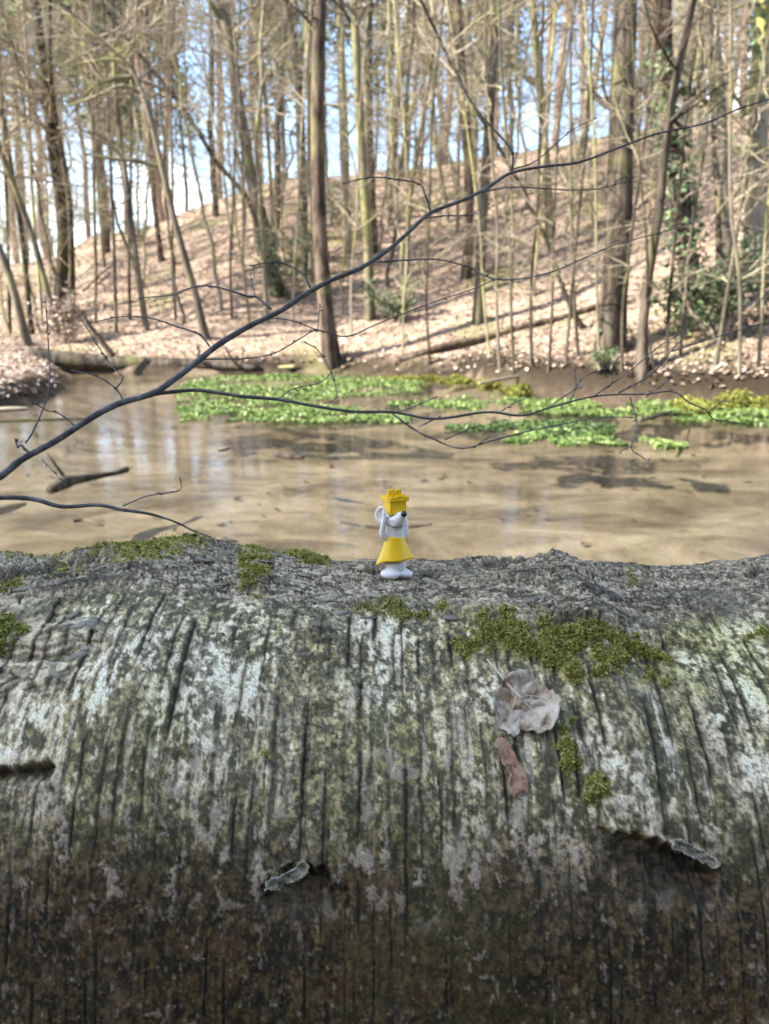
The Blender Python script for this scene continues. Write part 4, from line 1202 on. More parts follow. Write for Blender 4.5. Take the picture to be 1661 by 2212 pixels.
# ------------------------------------------------------------------ the small mouse figurine
from mathutils.bvhtree import BVHTree
M_WHITE = plain('white_plastic', (0.80, 0.79, 0.78), 0.30, 0.5, sss=0.15)
M_YELLOW = plain('yellow_plastic', (0.86, 0.55, 0.010), 0.38, 0.45, noise=0.08)
M_BLACK = plain('black_gloss', (0.006, 0.006, 0.007), 0.12, 0.6)
FX = (857 - CX) / FPX * FIG_DEPTH
FY = 0.402
_c = int(np.argmin(np.abs(lx - FX)))
sel = (np.abs(LV[:540, :, 0] - FX) < 0.008) & (np.abs(LV[:540, :, 1] - FY) < 0.007)
FZ = float(np.percentile(LV[:540][sel][:, 2], 88)) - 0.0006
fig = thing('mouse_figurine', 'small white toy mouse in yellow dress carrying a yellow gift box on its head', 'figurine', (FX, FY, FZ))
fig.rotation_euler = (math.radians(-7), 0, math.radians(-2))
FM = Matrix.Translation((FX, FY, FZ)) @ fig.rotation_euler.to_matrix().to_4x4()
MMU = 0.001
Fd = Vector((0.51, -0.86, 0)); Gd = Vector((-0.86, -0.51, 0))


def ell(bm, c, r, rot=None):
    M = Matrix.Translation(Vector(c) * MMU) @ (rot.to_4x4() if rot else Matrix()) @ Matrix.Diagonal((*(Vector(r) * MMU), 1))
    bmesh.ops.create_uvsphere(bm, u_segments=28, v_segments=18, radius=1, matrix=M)


def tube_bm(bm, pts, rads, n=14, k=16):
    p = spline(np.array(pts, float), n) * MMU
    r = np.interp(np.linspace(0, 1, n), np.linspace(0, 1, len(rads)), rads) * MMU
    V, F = tubes(p[None], r[None], k, cap=True)
    vs = [bm.verts.new(v) for v in V]
    for f in F:
        for q in f:
            bm.faces.new([vs[i] for i in q])


def remeshed(name, bm, mat, voxel, smooth=6):
    bmesh.ops.recalc_face_normals(bm, faces=bm.faces)
    me = bpy.data.meshes.new(name); bm.to_mesh(me); bm.free()
    o = bpy.data.objects.new(name, me); COL.objects.link(o)
    md = o.modifiers.new('r', 'REMESH'); md.mode = 'VOXEL'; md.voxel_size = voxel
    ms_ = o.modifiers.new('s', 'SMOOTH'); ms_.iterations = smooth; ms_.factor = 0.6
    dg = bpy.context.evaluated_depsgraph_get()
    res = bpy.data.meshes.new_from_object(o.evaluated_get(dg))
    bpy.data.objects.remove(o); bpy.data.meshes.remove(me)
    res.name = name; res.materials.clear(); res.materials.append(mat)
    res.polygons.foreach_set('use_smooth', np.ones(len(res.polygons), bool))
    return res


bm = bmesh.new()
yaw = Matrix.Rotation(math.radians(30.6), 3, 'Z')
# feet, legs and trunk
ell(bm, (-3.9, -3.0, 3.5), (6.3, 5.6, 3.5), Matrix.Rotation(0.15, 3, 'Z'))
ell(bm, (3.6, 1.0, 3.2), (6.6, 4.6, 3.2), Matrix.Rotation(-0.12, 3, 'Z') @ Matrix.Rotation(0.16, 3, 'Y'))
ell(bm, (-0.8, 0.5, 9.0), (7.2, 6.0, 6.0))
ell(bm, (-1.2, 0.5, 18.0), (6.3, 5.4, 8.0))
tube_bm(bm, [(-1.4, 0.3, 20), (-1.4, 0.2, 27), (-1.2, -0.4, 33)], [5.8, 5.3, 5.4], 8, 24)
# head, cheeks and snout
hc = Vector((-1.9, 0.0, 37.4))
ell(bm, hc, (6.6, 6.6, 6.4))
nose = hc + Fd * 11.2 + Vector((0, 0, 5.0))
ell(bm, hc + Fd * 3.2 + Vector((0, 0, -1.3)), (5.6, 5.2, 4.9), yaw)
tube_bm(bm, [hc + Fd * 1.5 + Vector((0, 0, -0.5)), hc + Fd * 6.0 + Vector((0, 0, 0.9)), nose], [5.4, 4.3, 1.9], 12, 24)
ell(bm, hc + Fd * 4.5 + Gd * 3.2 + Vector((0, 0, 0.6)), (2.6, 2.4, 2.3), yaw)
ell(bm, hc + Fd * 4.5 - Gd * 3.2 + Vector((0, 0, 0.6)), (2.6, 2.4, 2.3), yaw)
ell(bm, hc + Fd * 7.4 + Gd * 0.3 + Vector((0, 0, 3.4)), (1.6, 1.5, 1.5), yaw)
# arms raised to the box
tube_bm(bm, [(-6.4, -1.8, 25.0), (-8.6, -3.4, 28.2), (-8.5, -4.6, 33), (-7.6, -5.6, 38.2), (-7.7, -5.6, 42.6)], [1.8, 2.1, 1.75, 1.35, 1.0], 16, 14)
ell(bm, (-7.8, -5.7, 43.3), (1.05, 0.9, 1.9), Matrix.Rotation(0.2, 3, 'Y'))
tube_bm(bm, [(-7.5, -5.9, 41.2), (-6.7, -6.6, 42.4), (-6.3, -6.8, 43.2)], [0.6, 0.55, 0.4], 6, 8)
tube_bm(bm, [(3.0, 1.2, 25.5), (4.9, 2.6, 28.5), (5.2, 3.2, 33), (4.9, 3.4, 38), (4.6, 3.2, 43.5)], [1.8, 2.1, 1.7, 1.3, 0.9], 16, 14)
# feet meet the bark in a flat sole
body_me = remeshed('body', bm, M_WHITE, 0.00034, 7)
co = np.zeros(len(body_me.vertices) * 3); body_me.vertices.foreach_get('co', co); co = co.reshape(-1, 3)
co[:, 2] = np.maximum(co[:, 2], 0.0002)
body_me.vertices.foreach_set('co', co.ravel()); body_me.update()
body = new_obj('body', body_me, fig)


def dish_ear(c, nrm, rx, rz):
    prof = [(0, -1.1), (0.35, -1.0), (0.55, -0.6), (0.66, 0.1), (0.80, 0.55), (0.93, 0.35), (1.0, -0.3), (0.93, -1.2), (0.7, -2.0), (0, -2.2)]
    k = 36
    V = []; a = np.arange(k) * 2 * np.pi / k
    for (r, h) in prof: V.append(np.stack([np.cos(a) * r * rx, np.full(k, -h), np.sin(a) * r * rz], -1))
    V = np.concatenate(V) * MMU
    n_ = len(prof); ix = np.arange(n_ * k).reshape(n_, k)
    q = np.stack([ix[:-1], np.roll(ix, -1, 1)[:-1], np.roll(ix, -1, 1)[1:], ix[1:]], -1).reshape(-1, 4)
    ang = math.atan2(nrm[0], -nrm[1])
    Rm = np.array(Matrix.Rotation(ang, 3, 'Z'))
    me = mesh_np('ear', V @ Rm.T + np.array(c) * MMU, q, M_WHITE)
    o = new_obj('ear', me, fig)
    sd_ = o.modifiers.new('s', 'SUBSURF'); sd_.levels = 1; sd_.render_levels = 1
    return o


dish_ear((-8.9, 0.8, 39.6), (-0.25, -0.96), 5.2, 6.0)
dish_ear((2.0, 6.2, 39.0), (0.55, -0.83), 5.0, 5.6)
bm = bmesh.new(); ell(bm, nose + Fd * 0.9, (1.9, 1.9, 1.9))
me = bpy.data.meshes.new('nose'); bm.to_mesh(me); bm.free(); me.materials.append(M_BLACK)
me.polygons.foreach_set('use_smooth', np.ones(len(me.polygons), bool)); new_obj('nose', me, fig)

# dress: flared cone with a wavy hem
k, rows = 96, 26
a = np.arange(k) * 2 * np.pi / k                        # 0 = right, pi/2 = away, 3pi/2 = towards the camera
hem = np.interp(a, np.radians([0, 30, 60, 90, 120, 150, 180, 205, 225, 245, 265, 285, 305, 330, 350, 360]), [13.2, 13.0, 12.5, 12, 11.5, 10, 9.2, 9.6, 11.4, 12.4, 12.6, 12.9, 13.5, 13.6, 13.4, 13.2])
rowsV = []
for side in (0, 1):
    rr_ = []
    for i in range(rows):
        t = i / (rows - 1)
        zt = 26.8 - 0.5 * np.cos(a - 0.3)
        z = zt + (hem - zt) * t
        fold = 1 + 0.05 * t * t * np.sin(a * 4 + 0.8) + 0.025 * t * np.sin(a * 7 + 2)
        rx_ = (5.7 + 5.4 * t ** 1.15) * fold + (0.5 * t**8); ry_ = (5.3 + 3.4 * t ** 1.15) * fold
        th_ = 0.0 if side == 0 else -0.55
        rr_.append(np.stack([-1.2 + (rx_ + th_) * np.cos(a), 0.1 + (ry_ + th_) * np.sin(a), z - (0.25 if (side == 0 and i == rows - 1) else 0)], -1))
    rowsV += rr_ if side == 0 else rr_[::-1]
V = np.concatenate(rowsV) * MMU
ix = np.arange(len(rowsV) * k).reshape(len(rowsV), k)
q = np.stack([ix, np.roll(ix, -1, 1), np.roll(np.roll(ix, -1, 1), -1, 0), np.roll(ix, -1, 0)], -1).reshape(-1, 4)
new_obj('dress', mesh_np('dress', V, q[:, ::-1], M_YELLOW), fig)


# gift box
def rbox(name, c, dims, parent, bev=0.25, rot=yaw):
    bm = bmesh.new()
    M = Matrix.Translation(Vector(c) * MMU) @ rot.to_4x4() @ Matrix.Diagonal((*(Vector(dims) * MMU), 1))
    bmesh.ops.create_cube(bm, size=1, matrix=M)
    bmesh.ops.bevel(bm, geom=bm.edges[:], offset=bev * MMU, segments=2, affect='EDGES')
    me = bpy.data.meshes.new(name); bm.to_mesh(me); bm.free(); me.materials.append(M_YELLOW)
    return new_obj(name, me, parent)


bc = Vector((-1.6, -0.8, 0))
gift = rbox('gift_box', bc + Vector((0, 0, 45.3)), (10.7, 10.7, 7.8), fig)
lid = rbox('lid', bc + Vector((0, 0, 50.6)), (13.0, 13.0, 2.9), fig)
# the box's left side faces along Gd, its front along Fd
rbox('ribbon', bc + Gd * 5.45 + Fd * 2.9 + Vector((0, 0, 45.1)), (0.55, 4.3, 7.6), gift, 0.12)
rbox('ribbon', bc + Gd * 6.55 + Fd * 2.1 + Vector((0, 0, 50.6)), (0.5, 4.4, 2.9), lid, 0.12)
rbox('ribbon', bc + Fd * 0.2 + Vector((0, 0, 52.2)), (13.2, 3.6, 0.6), lid, 0.12)
rbox('ribbon', bc + Vector((0, 0, 52.25)), (3.6, 13.2, 0.6), lid, 0.12)
# bow: two broad upright loops pinched in the middle
for pr in ([(-3.9, 0), (-3.8, 3.2), (-3.3, 4.0), (-1.2, 4.3), (-0.6, 3.9), (0.1, 2.2), (-0.8, 0)], [(0.6, 0), (-0.1, 2.2), (0.8, 3.8), (1.3, 4.2), (3.6, 4.3), (4.0, 3.8), (3.9, 0)]):
    bm = bmesh.new()
    n_ = len(pr); M_ = np.array(Matrix.Rotation(0.12, 3, 'Z')).T
    a0 = [bm.verts.new(Vector((np.array([x_, -2.0 + 0.15 * abs(x_), z_]) @ M_ + np.array(bc) + np.array([0, -2.2, 52.1])) * MMU)) for x_, z_ in pr]
    a1 = [bm.verts.new(Vector((np.array([x_, 2.0, z_]) @ M_ + np.array(bc) + np.array([0, -2.2, 52.1])) * MMU)) for x_, z_ in pr]
    bm.faces.new(a0); bm.faces.new(a1[::-1])
    for q_ in range(n_): bm.faces.new([a0[q_], a1[q_], a1[(q_ + 1) % n_], a0[(q_ + 1) % n_]])
    bmesh.ops.recalc_face_normals(bm, faces=bm.faces)
    bmesh.ops.bevel(bm, geom=bm.edges[:], offset=0.22 * MMU, segments=2, affect='EDGES')
    me = bpy.data.meshes.new('bow_loop'); bm.to_mesh(me); bm.free(); me.materials.append(M_YELLOW)
    new_obj('bow_loop', me, lid)
rbox('bow_knot', bc + Vector((0, -2.4, 53.0)), (1.3, 3.4, 1.9), lid, 0.4, Matrix.Identity(3))

# printed smile and closed eye, raised strokes on the face
bvh = BVHTree.FromPolygons([tuple(FM @ v.co) for v in body_me.vertices], [tuple(p.vertices) for p in body_me.polygons])


def stroke(name, zpts, w):
    z = spline(np.array([(p[0], p[1], 0) for p in zpts], float), 18)
    out = []
    for q in z:
        u = (1400 + q[0] * 0.21674) * 0.54; v = (1900 + q[1] * 0.21674) * 0.54
        d = Vector(ray(u, v)); h = bvh.ray_cast(cam.location, d.normalized())
        if h[0] is not None: out.append(np.array(FM.inverted() @ (h[0] + h[1] * 0.00002)))
    if len(out) < 4: return
    out = spline(np.array(out), 16)
    r = w * MMU * np.concatenate([[0.5, 0.85], np.ones(12), [0.85, 0.5]])
    V, F = tubes(out[None], r[None], 8, cap=True)
    new_obj(name, mesh_np(name, V, F, M_BLACK), fig)


stroke('smile', [(728, 908), (745, 930), (800, 958), (880, 968), (930, 955), (966, 930)], 0.30)
stroke('closed_eye', [(674, 778), (682, 796), (712, 802), (738, 790), (760, 760)], 0.20)

# ------------------------------------------------------------------ bare branches hanging in front of the pond
def branch_tube(px, w, depth, k=8, n=None, seed=0, knob=0.0):
    rg = np.random.default_rng(seed)
    px = np.array(px, float)
    n = n or max(6, int(len(px) * 5))
    dpt = np.interp(np.linspace(0, 1, len(px)), np.linspace(0, 1, len(depth)), depth)
    depth = [q * 0.83 for q in depth]; w = [q * 0.55 + 0.6 for q in w]
    dpt = dpt * 0.83
    P = at_depth(px[:, 0], px[:, 1], dpt)
    P[1:-1] += rg.normal(0, 0.0012, (len(P) - 2, 3)) if len(P) > 2 else 0
    s = spline(P, n)
    ww = np.interp(np.linspace(0, 1, n), np.linspace(0, 1, len(w)), w)
    dd = np.interp(np.linspace(0, 1, n), np.linspace(0, 1, len(depth)), depth)
    r = ww / FPX * dd / 2
    if knob: r = r * (1 + knob * (rg.random(n) - 0.5)) * (1 + knob * (rg.random(n) > 0.88))
    V, F = tubes(s[None], r[None], k, cap=True)
    if k == 6 and n > 6:                                     # buds along thin shoots and at their tips
        js = list(rg.integers(2, n - 2, max(2, n // 6))) + [n - 2]
        out_ = [(V, F)]
        for j_ in js:
            t_ = s[j_ + 1] - s[j_]; t_ /= np.linalg.norm(t_)
            d_ = t_ + rg.normal(0, 0.5, 3); d_ /= np.linalg.norm(d_)
            q_ = np.stack([s[j_], s[j_] + d_ * 0.0016, s[j_] + d_ * 0.0036])
            out_.append(tubes(q_[None], np.array([[r[j_] * 0.9, r[j_] * 1.1 + 0.0002, 0.0002]]), 5, cap=True))
        return merge(out_)
    return V, F


main_px = [(-60, 1062), (0, 1030), (50, 995), (120, 955), (200, 902), (260, 870), (330, 848), (375, 822), (420, 790), (480, 745), (540, 705), (600, 670), (660, 633), (720, 605), (780, 576), (830, 546), (870, 511), (920, 466), (960, 446), (1010, 430), (1060, 400), (1105, 370), (1180, 358), (1250, 345), (1330, 320), (1420, 290), (1520, 262), (1600, 236), (1700, 204)]
lower_px = [(322, 852), (380, 844), (440, 848), (520, 857), (600, 862), (680, 878), (760, 887), (850, 893), (940, 906), (1056, 897), (1131, 892), (1191, 882), (1271, 859), (1336, 849), (1396, 857), (1456, 844), (1486, 874), (1531, 889), (1546, 909), (1600, 914)]
br = thing('hanging_branch', 'long bare grey branch reaching from the left edge up to the right across the pond', 'branch', tuple(at_depth(0.0, 1030.0, 0.49)))
boff = np.array(br.location)
parts = [branch_tube(main_px, [27, 25, 24, 23, 22, 19, 17, 15, 14, 12, 10, 9, 7, 6, 5, 4], [0.58, 0.66, 0.72, 0.80], 10, 150, 1, 0.10)]
V, F = merge(parts); new_obj('stem', mesh_np('stem', V - boff, F, M_BRANCH), br)
V, F = merge([branch_tube(lower_px, [15, 13, 12, 11, 10, 9, 8, 7, 6, 5, 4, 3], [0.645, 0.66, 0.70, 0.74], 8, 110, 2, 0.12)])
new_obj('side_branch', mesh_np('side_branch', V - boff, F, M_BRANCH), br)
TW = [
    ([(65, 980), (50, 958), (37, 962), (32, 947)], [9, 8, 7, 5], 0.60), ([(55, 957), (75, 932), (103, 862), (108, 802), (112, 770), (98, 640)], [6, 5, 4, 3, 2], 0.60),
    ([(165, 922), (130, 896), (100, 880), (60, 862)], [5, 4, 3], 0.61), ([(265, 862), (250, 840), (220, 817), (155, 800)], [6, 5, 4, 3], 0.63), ([(250, 840), (260, 817), (240, 797), (220, 757), (190, 712), (170, 680)], [5, 4, 4, 3, 2], 0.63),
    ([(90, 992), (110, 1010), (132, 1037)], [4, 3, 2], 0.60), ([(586, 668), (556, 641), (536, 636), (480, 623), (440, 616), (415, 623), (360, 634), (300, 643)], [9, 8, 7, 5, 4, 3], 0.69),
    ([(552, 640), (548, 612), (540, 590)], [4, 3, 2], 0.69), ([(453, 748), (430, 723), (380, 703), (320, 688), (250, 686), (190, 700)], [6, 5, 4, 3, 2], 0.67), ([(671, 623), (651, 593), (621, 571), (576, 568), (540, 575)], [7, 5, 4, 3], 0.70),
    ([(440, 776), (535, 776), (600, 761), (650, 730), (686, 713), (751, 718), (826, 698), (931, 653), (1026, 620), (1081, 598)], [5, 4, 4, 4, 4, 3, 3], 0.68), ([(576, 688), (626, 691), (686, 713)], [5, 4, 4], 0.68), ([(656, 738), (691, 758), (716, 808), (726, 853), (700, 872)], [4, 3, 3, 2], 0.69),
    ([(686, 713), (688, 690), (692, 660)], [3, 2, 2], 0.68), ([(812, 566), (880, 566), (941, 565), (1011, 580), (1081, 596), (1181, 590), (1256, 563), (1330, 533), (1430, 503), (1500, 480)], [6, 6, 5, 5, 4, 4, 3, 3], 0.72),
    ([(931, 458), (915, 420), (901, 398), (860, 392), (800, 388), (740, 396)], [8, 6, 5, 4, 3], 0.72), ([(1030, 418), (1111, 410), (1231, 415), (1306, 400), (1380, 380)], [5, 4, 4, 3, 2], 0.74),
    ([(1105, 370), (1107, 340), (1090, 310), (1060, 270), (1020, 225), (985, 160)], [8, 7, 5, 4, 3, 2], 0.75), ([(1110, 365), (1160, 340), (1240, 280), (1290, 255)], [5, 4, 3, 2], 0.75), ([(915, 472), (960, 472), (1010, 462), (1060, 440)], [4, 4, 3, 2], 0.72),
    ([(846, 892), (890, 925), (931, 947), (991, 969), (1056, 954), (1151, 934), (1221, 917), (1291, 902), (1371, 901)], [7, 6, 5, 5, 4, 4, 3, 2], 0.70), ([(1336, 849), (1406, 812), (1451, 759), (1476, 717), (1480, 660)], [6, 5, 4, 3, 2], 0.73), ([(1451, 759), (1531, 732), (1631, 702), (1700, 690)], [5, 4, 3, 3], 0.74),
    ([(1281, 857), (1361, 797), (1420, 755), (1476, 717)], [5, 4, 3, 3], 0.73), ([(1180, 885), (1215, 855), (1241, 842), (1241, 794)], [4, 4, 3, 3], 0.72), ([(1241, 842), (1255, 836)], [3, 2], 0.72), ([(1361, 857), (1374, 917), (1366, 962), (1385, 988), (1406, 1000)], [5, 4, 4, 3, 3], 0.73), ([(1366, 962), (1340, 975)], [4, 2], 0.73),
    ([(1396, 857), (1436, 825), (1456, 800)], [4, 3, 2], 0.73), ([(1531, 889), (1560, 872), (1570, 868)], [3, 3, 2], 0.74), ([(960, 950), (1010, 930), (1040, 918)], [4, 3, 3], 0.70), ([(905, 922), (950, 900)], [4, 3], 0.70), ([(1025, 964), (1055, 945)], [3, 3], 0.70), ([(600, 862), (640, 838), (690, 820), (720, 800)], [4, 3, 3, 2], 0.67), ([(850, 893), (900, 878), (945, 856)], [4, 3, 2], 0.70),
    ([(1075, 893), (1110, 875), (1135, 860)], [4, 3, 2], 0.71), ([(1230, 870), (1262, 820), (1310, 790), (1345, 765)], [4, 4, 3, 2], 0.72)]
for i, (p, w, d) in enumerate(TW):
    V, F = branch_tube(p, w, [d, d + 0.02 * math.sin(i * 2.1)], 6, None, 40 + i, 0.25)
    new_obj('twig', mesh_np('twig', V - boff, F, M_BRANCH), br)

b2 = thing('low_branch', 'short dark branch drooping from the left edge down behind the mossy log', 'branch', tuple(at_depth(0.0, 1074.0, 0.46)))
boff = np.array(b2.location)
V, F = branch_tube([(-70, 1082), (0, 1074), (75, 1077), (140, 1091), (200, 1090), (265, 1097), (325, 1110), (375, 1127), (415, 1147), (465, 1172), (500, 1200)], [20, 18, 17, 15, 14, 12, 9, 6, 4, 3], [0.60, 0.62, 0.66], 9, 70, 3, 0.10)
new_obj('stem', mesh_np('stem', V - boff, F, M_BRANCH), b2)
V, F = branch_tube([(265, 1093), (320, 1077), (380, 1060), (393, 1047), (388, 1030)], [5, 4, 4, 3, 3], [0.63, 0.64], 6, None, 4, 0.2)
new_obj('twig', mesh_np('twig', V - boff, F, M_BRANCH), b2)


# ------------------------------------------------------------------ water plants
def cress(label, pg, n, zmax=0.028, bias=0.0, seed=0, size=(0.022, 0.045)):
    rg = np.random.default_rng(seed)
    pg = np.array(pg, float)
    W = on_water(pg[:, 0], pg[:, 1])[:, :2]
    lo_, hi_ = W.min(0) - 0.1, W.max(0) + 0.1
    C = []
    while sum(len(c) for c in C) < n:
        p = rg.uniform(lo_, hi_, (n, 2))
        q = p + 0.16 * (np.stack([fbm(p[:, 0] * 3, p[:, 1] * 3, 3, 7), fbm(p[:, 0] * 3 + 50, p[:, 1] * 3, 3, 8)], -1) - 0.5) * 2
        ins = np.zeros(len(p), bool)
        for i in range(len(W)):
            ax, ay = W[i]; bx, by = W[(i + 1) % len(W)]
            ins ^= ((ay > q[:, 1]) != (by > q[:, 1])) & (q[:, 0] < ax + (q[:, 1] - ay) / (by - ay if by != ay else 1e-9) * (bx - ax))
        ins &= fbm(p[:, 0] * 3.0, p[:, 1] * 5.0, 4, seed + 60, 0.6) > 0.46
        C.append(p[ins])
    C = np.concatenate(C)[:n]
    hgt = zmax * (0.25 + 0.75 * sstep(0.35, 0.65, fbm(C[:, 0] * 5, C[:, 1] * 5, 3, 9)))
    P = np.concatenate([C, (rg.random(n) ** 0.7 * hgt + 0.004)[:, None]], 1)
    o = leaf_obj('watercress', P, rg.uniform(size[0], size[1], n), M_CRESS, rng=rg, nrm_spread=0.45, elong=1.15, bias=bias, fold=0.15)
    tag(o, label, 'water plant', 'beds of watercress in the pond', 'stuff')


cress('far bright bed of watercress spreading left of the pond centre', [(360, 848), (430, 816), (620, 810), (905, 822), (915, 848), (700, 862), (400, 870)], 9500, seed=1)
cress('long front edge of the left watercress bed on the sandy water', [(375, 872), (600, 868), (760, 885), (890, 905), (860, 917), (600, 914), (395, 912)], 6500, seed=2)
cress('broad watercress bed along the right bank', [(835, 872), (1000, 860), (1300, 864), (1500, 874), (1661, 886), (1780, 900), (1760, 930), (1600, 918), (1450, 906), (1300, 900), (1050, 888), (860, 884)], 11000, seed=3)
cress('small bright watercress clump in open water right of centre', [(1090, 950), (1150, 936), (1250, 930), (1330, 945), (1325, 968), (1200, 966), (1100, 961)], 2600, seed=4, bias=-0.05)
cress('dark low strip of watercress behind the small bright clump', [(960, 918), (1100, 908), (1330, 912), (1335, 940), (1150, 940), (1000, 944)], 2000, 0.015, -0.35, 5)
cress('smallest watercress clump floating at the right', [(1370, 946), (1440, 954), (1510, 966), (1490, 975), (1380, 966)], 900, seed=6, bias=0.1)


# ------------------------------------------------------------------ fallen trunks, driftwood, stones of moss
def fallen(name, label, cat, px, w, mat, Y=None, z=None, k=12, stubs=0, seed=0, lift=0.0):
    rg = np.random.default_rng(seed)
    px = np.array(px, float)
    P = []
    for (u, v) in px:
        if z is not None: P.append(on_water(u, v, z))
        else:
            y = Y if Y is not None else ray_ground(u, v)
            P.append(at_y(u, v, y))
    P = np.array(P)
    if z is None: P[:, 2] += lift
    s = spline(P, 24)
    d = s[:, 1] / CP
    r = np.interp(np.linspace(0, 1, 24), np.linspace(0, 1, len(w)), w) / FPX * d / 2
    base = s[0].copy()
    root = thing(name, label, cat, tuple(base))
    V, F = trunk_mesh(s - base, r, k, rg, rough=0.25, flare=0.15)
    q = len(V)
    F = list(F) + [np.arange(k)[None, ::-1], np.arange(q - k, q)[None]]
    new_obj('stem', mesh_np('stem', V, F, mat), root)
    for i in range(stubs):
        j = rg.integers(3, 22); dd = rg.normal(0, 1, 3); dd[2] = abs(dd[2]) + 0.4; dd /= np.linalg.norm(dd)
        ln = r[j] * rg.uniform(2, 9)
        p = np.stack([s[j] - base, s[j] - base + dd * ln * 0.5, s[j] - base + dd * ln + rg.normal(0, 0.1, 3) * ln])
        V, F = tubes(spline(p, 6)[None], (r[j] * np.linspace(0.35, 0.12, 6))[None], 6, cap=True)
        new_obj('branch_stub', mesh_np('branch_stub', V, F, mat), root)
    return root


fallen('fallen_log', 'dark thick fallen trunk along the far left waterline', 'fallen tree', [(70, 768), (180, 782), (300, 788), (420, 789), (560, 797)], [32, 34, 30, 24, 16], M_OAK, Y=9.6, stubs=3, seed=1)
fallen('fallen_log', 'mossy slimmer trunk lying across behind the dark waterline trunk', 'fallen tree', [(300, 778), (420, 774), (530, 766), (640, 764)], [16, 15, 12, 9], M_MOSSY, Y=10.4, stubs=3, seed=2)
fallen('fallen_log', 'mossy pole lying low at the water left of the brown tree', 'fallen tree', [(430, 798), (540, 800), (640, 792)], [14, 12, 8], M_MOSSY, Y=9.7, stubs=2, seed=3)
fallen('fallen_log', 'long straight fallen stem slanting up the hill towards the oak', 'fallen tree', [(850, 792), (940, 762), (1030, 742), (1120, 716), (1210, 694), (1310, 664)], [12, 15, 15, 13, 12, 10], M_BROWN, lift=0.05, stubs=2, seed=4)
fallen('fallen_branch', 'thin dead branch leaning on the left bank above the waterline trunk', 'branch', [(172, 672), (205, 720), (245, 770)], [8, 10, 12], M_BROWN, Y=9.3, k=8, seed=5)
fallen('fallen_branch', 'pale broken branch on the left slope', 'branch', [(180, 640), (215, 605), (240, 585)], [5, 6, 4], M_PALE, k=6, lift=0.1, seed=6)
fallen('fallen_branch', 'curved mossy branch on the bank between dark waterline trunk and brown tree', 'branch', [(560, 745), (610, 770), (690, 790), (800, 796)], [8, 9, 8, 5], M_MOSSY, Y=10.2, k=8, stubs=2, seed=7)
fallen('driftwood', 'dark waterlogged branch lying in the shallows at left', 'driftwood', [(112, 1058), (150, 1040), (205, 1030), (248, 1022), (274, 1014)], [20, 30, 18, 10, 14], M_DARK, z=0.0, k=9, stubs=2, seed=8)
fallen('driftwood', 'short dark chunk of wood floating left of the figurine', 'driftwood', [(592, 978), (620, 984), (655, 988)], [9, 16, 8], M_DARK, z=0.01, k=8, stubs=1, seed=9)
fallen('driftwood', 'small dark snag poking up beside the floating wood chunk', 'driftwood', [(470, 974), (485, 972), (497, 968)], [4, 6, 4], M_DARK, z=0.02, k=6, seed=10)
fallen('driftwood', 'dark sunken wood at the left edge below the bare branches', 'driftwood', [(-40, 1110), (10, 1100), (55, 1088)], [16, 20, 8], M_DARK, z=-0.02, k=8, seed=11)
fallen('sunken_stick', 'thin bent stick in the near water at left', 'stick', [(158, 1126), (185, 1124), (222, 1136)], [7, 8, 4], M_DARK, z=0.0, k=6, seed=12)
fallen('sunken_stick', 'thin straight stick lying under water behind the figurine', 'stick', [(735, 1128), (800, 1138), (870, 1140), (932, 1132)], [4, 6, 6, 5], M_DARK, z=-0.06, k=6, seed=13)
fallen('sunken_stick', 'long thin stick at the left edge of the pond', 'stick', [(-30, 912), (60, 908), (140, 906), (205, 904)], [5, 8, 7, 4], M_DARK, z=0.0, k=6, seed=14)
fallen('driftwood', 'pale flat driftwood piece by the left bank', 'driftwood', [(-30, 886), (20, 884), (62, 882)], [10, 12, 6], M_PALE, z=0.01, k=6, seed=15)
fallen('fallen_branch', 'dark stick in the shallows among the right hand watercress', 'branch', [(1385, 908), (1420, 898), (1452, 888)], [8, 7, 5], M_DARK, z=0.03, k=6, seed=16)
fallen('fallen_branch', 'pale thin dead branch lying at the tip of the right bank', 'branch', [(1035, 828), (1080, 820), (1122, 812)], [5, 7, 5], M_PALE, z=0.12, k=6, seed=17)

M_HUM = bark_mat('hummock_moss', [(0.3, (0.05, 0.052, 0.014)), (0.55, (0.13, 0.135, 0.03)), (0.8, (0.22, 0.22, 0.06))], 30, 1.0)
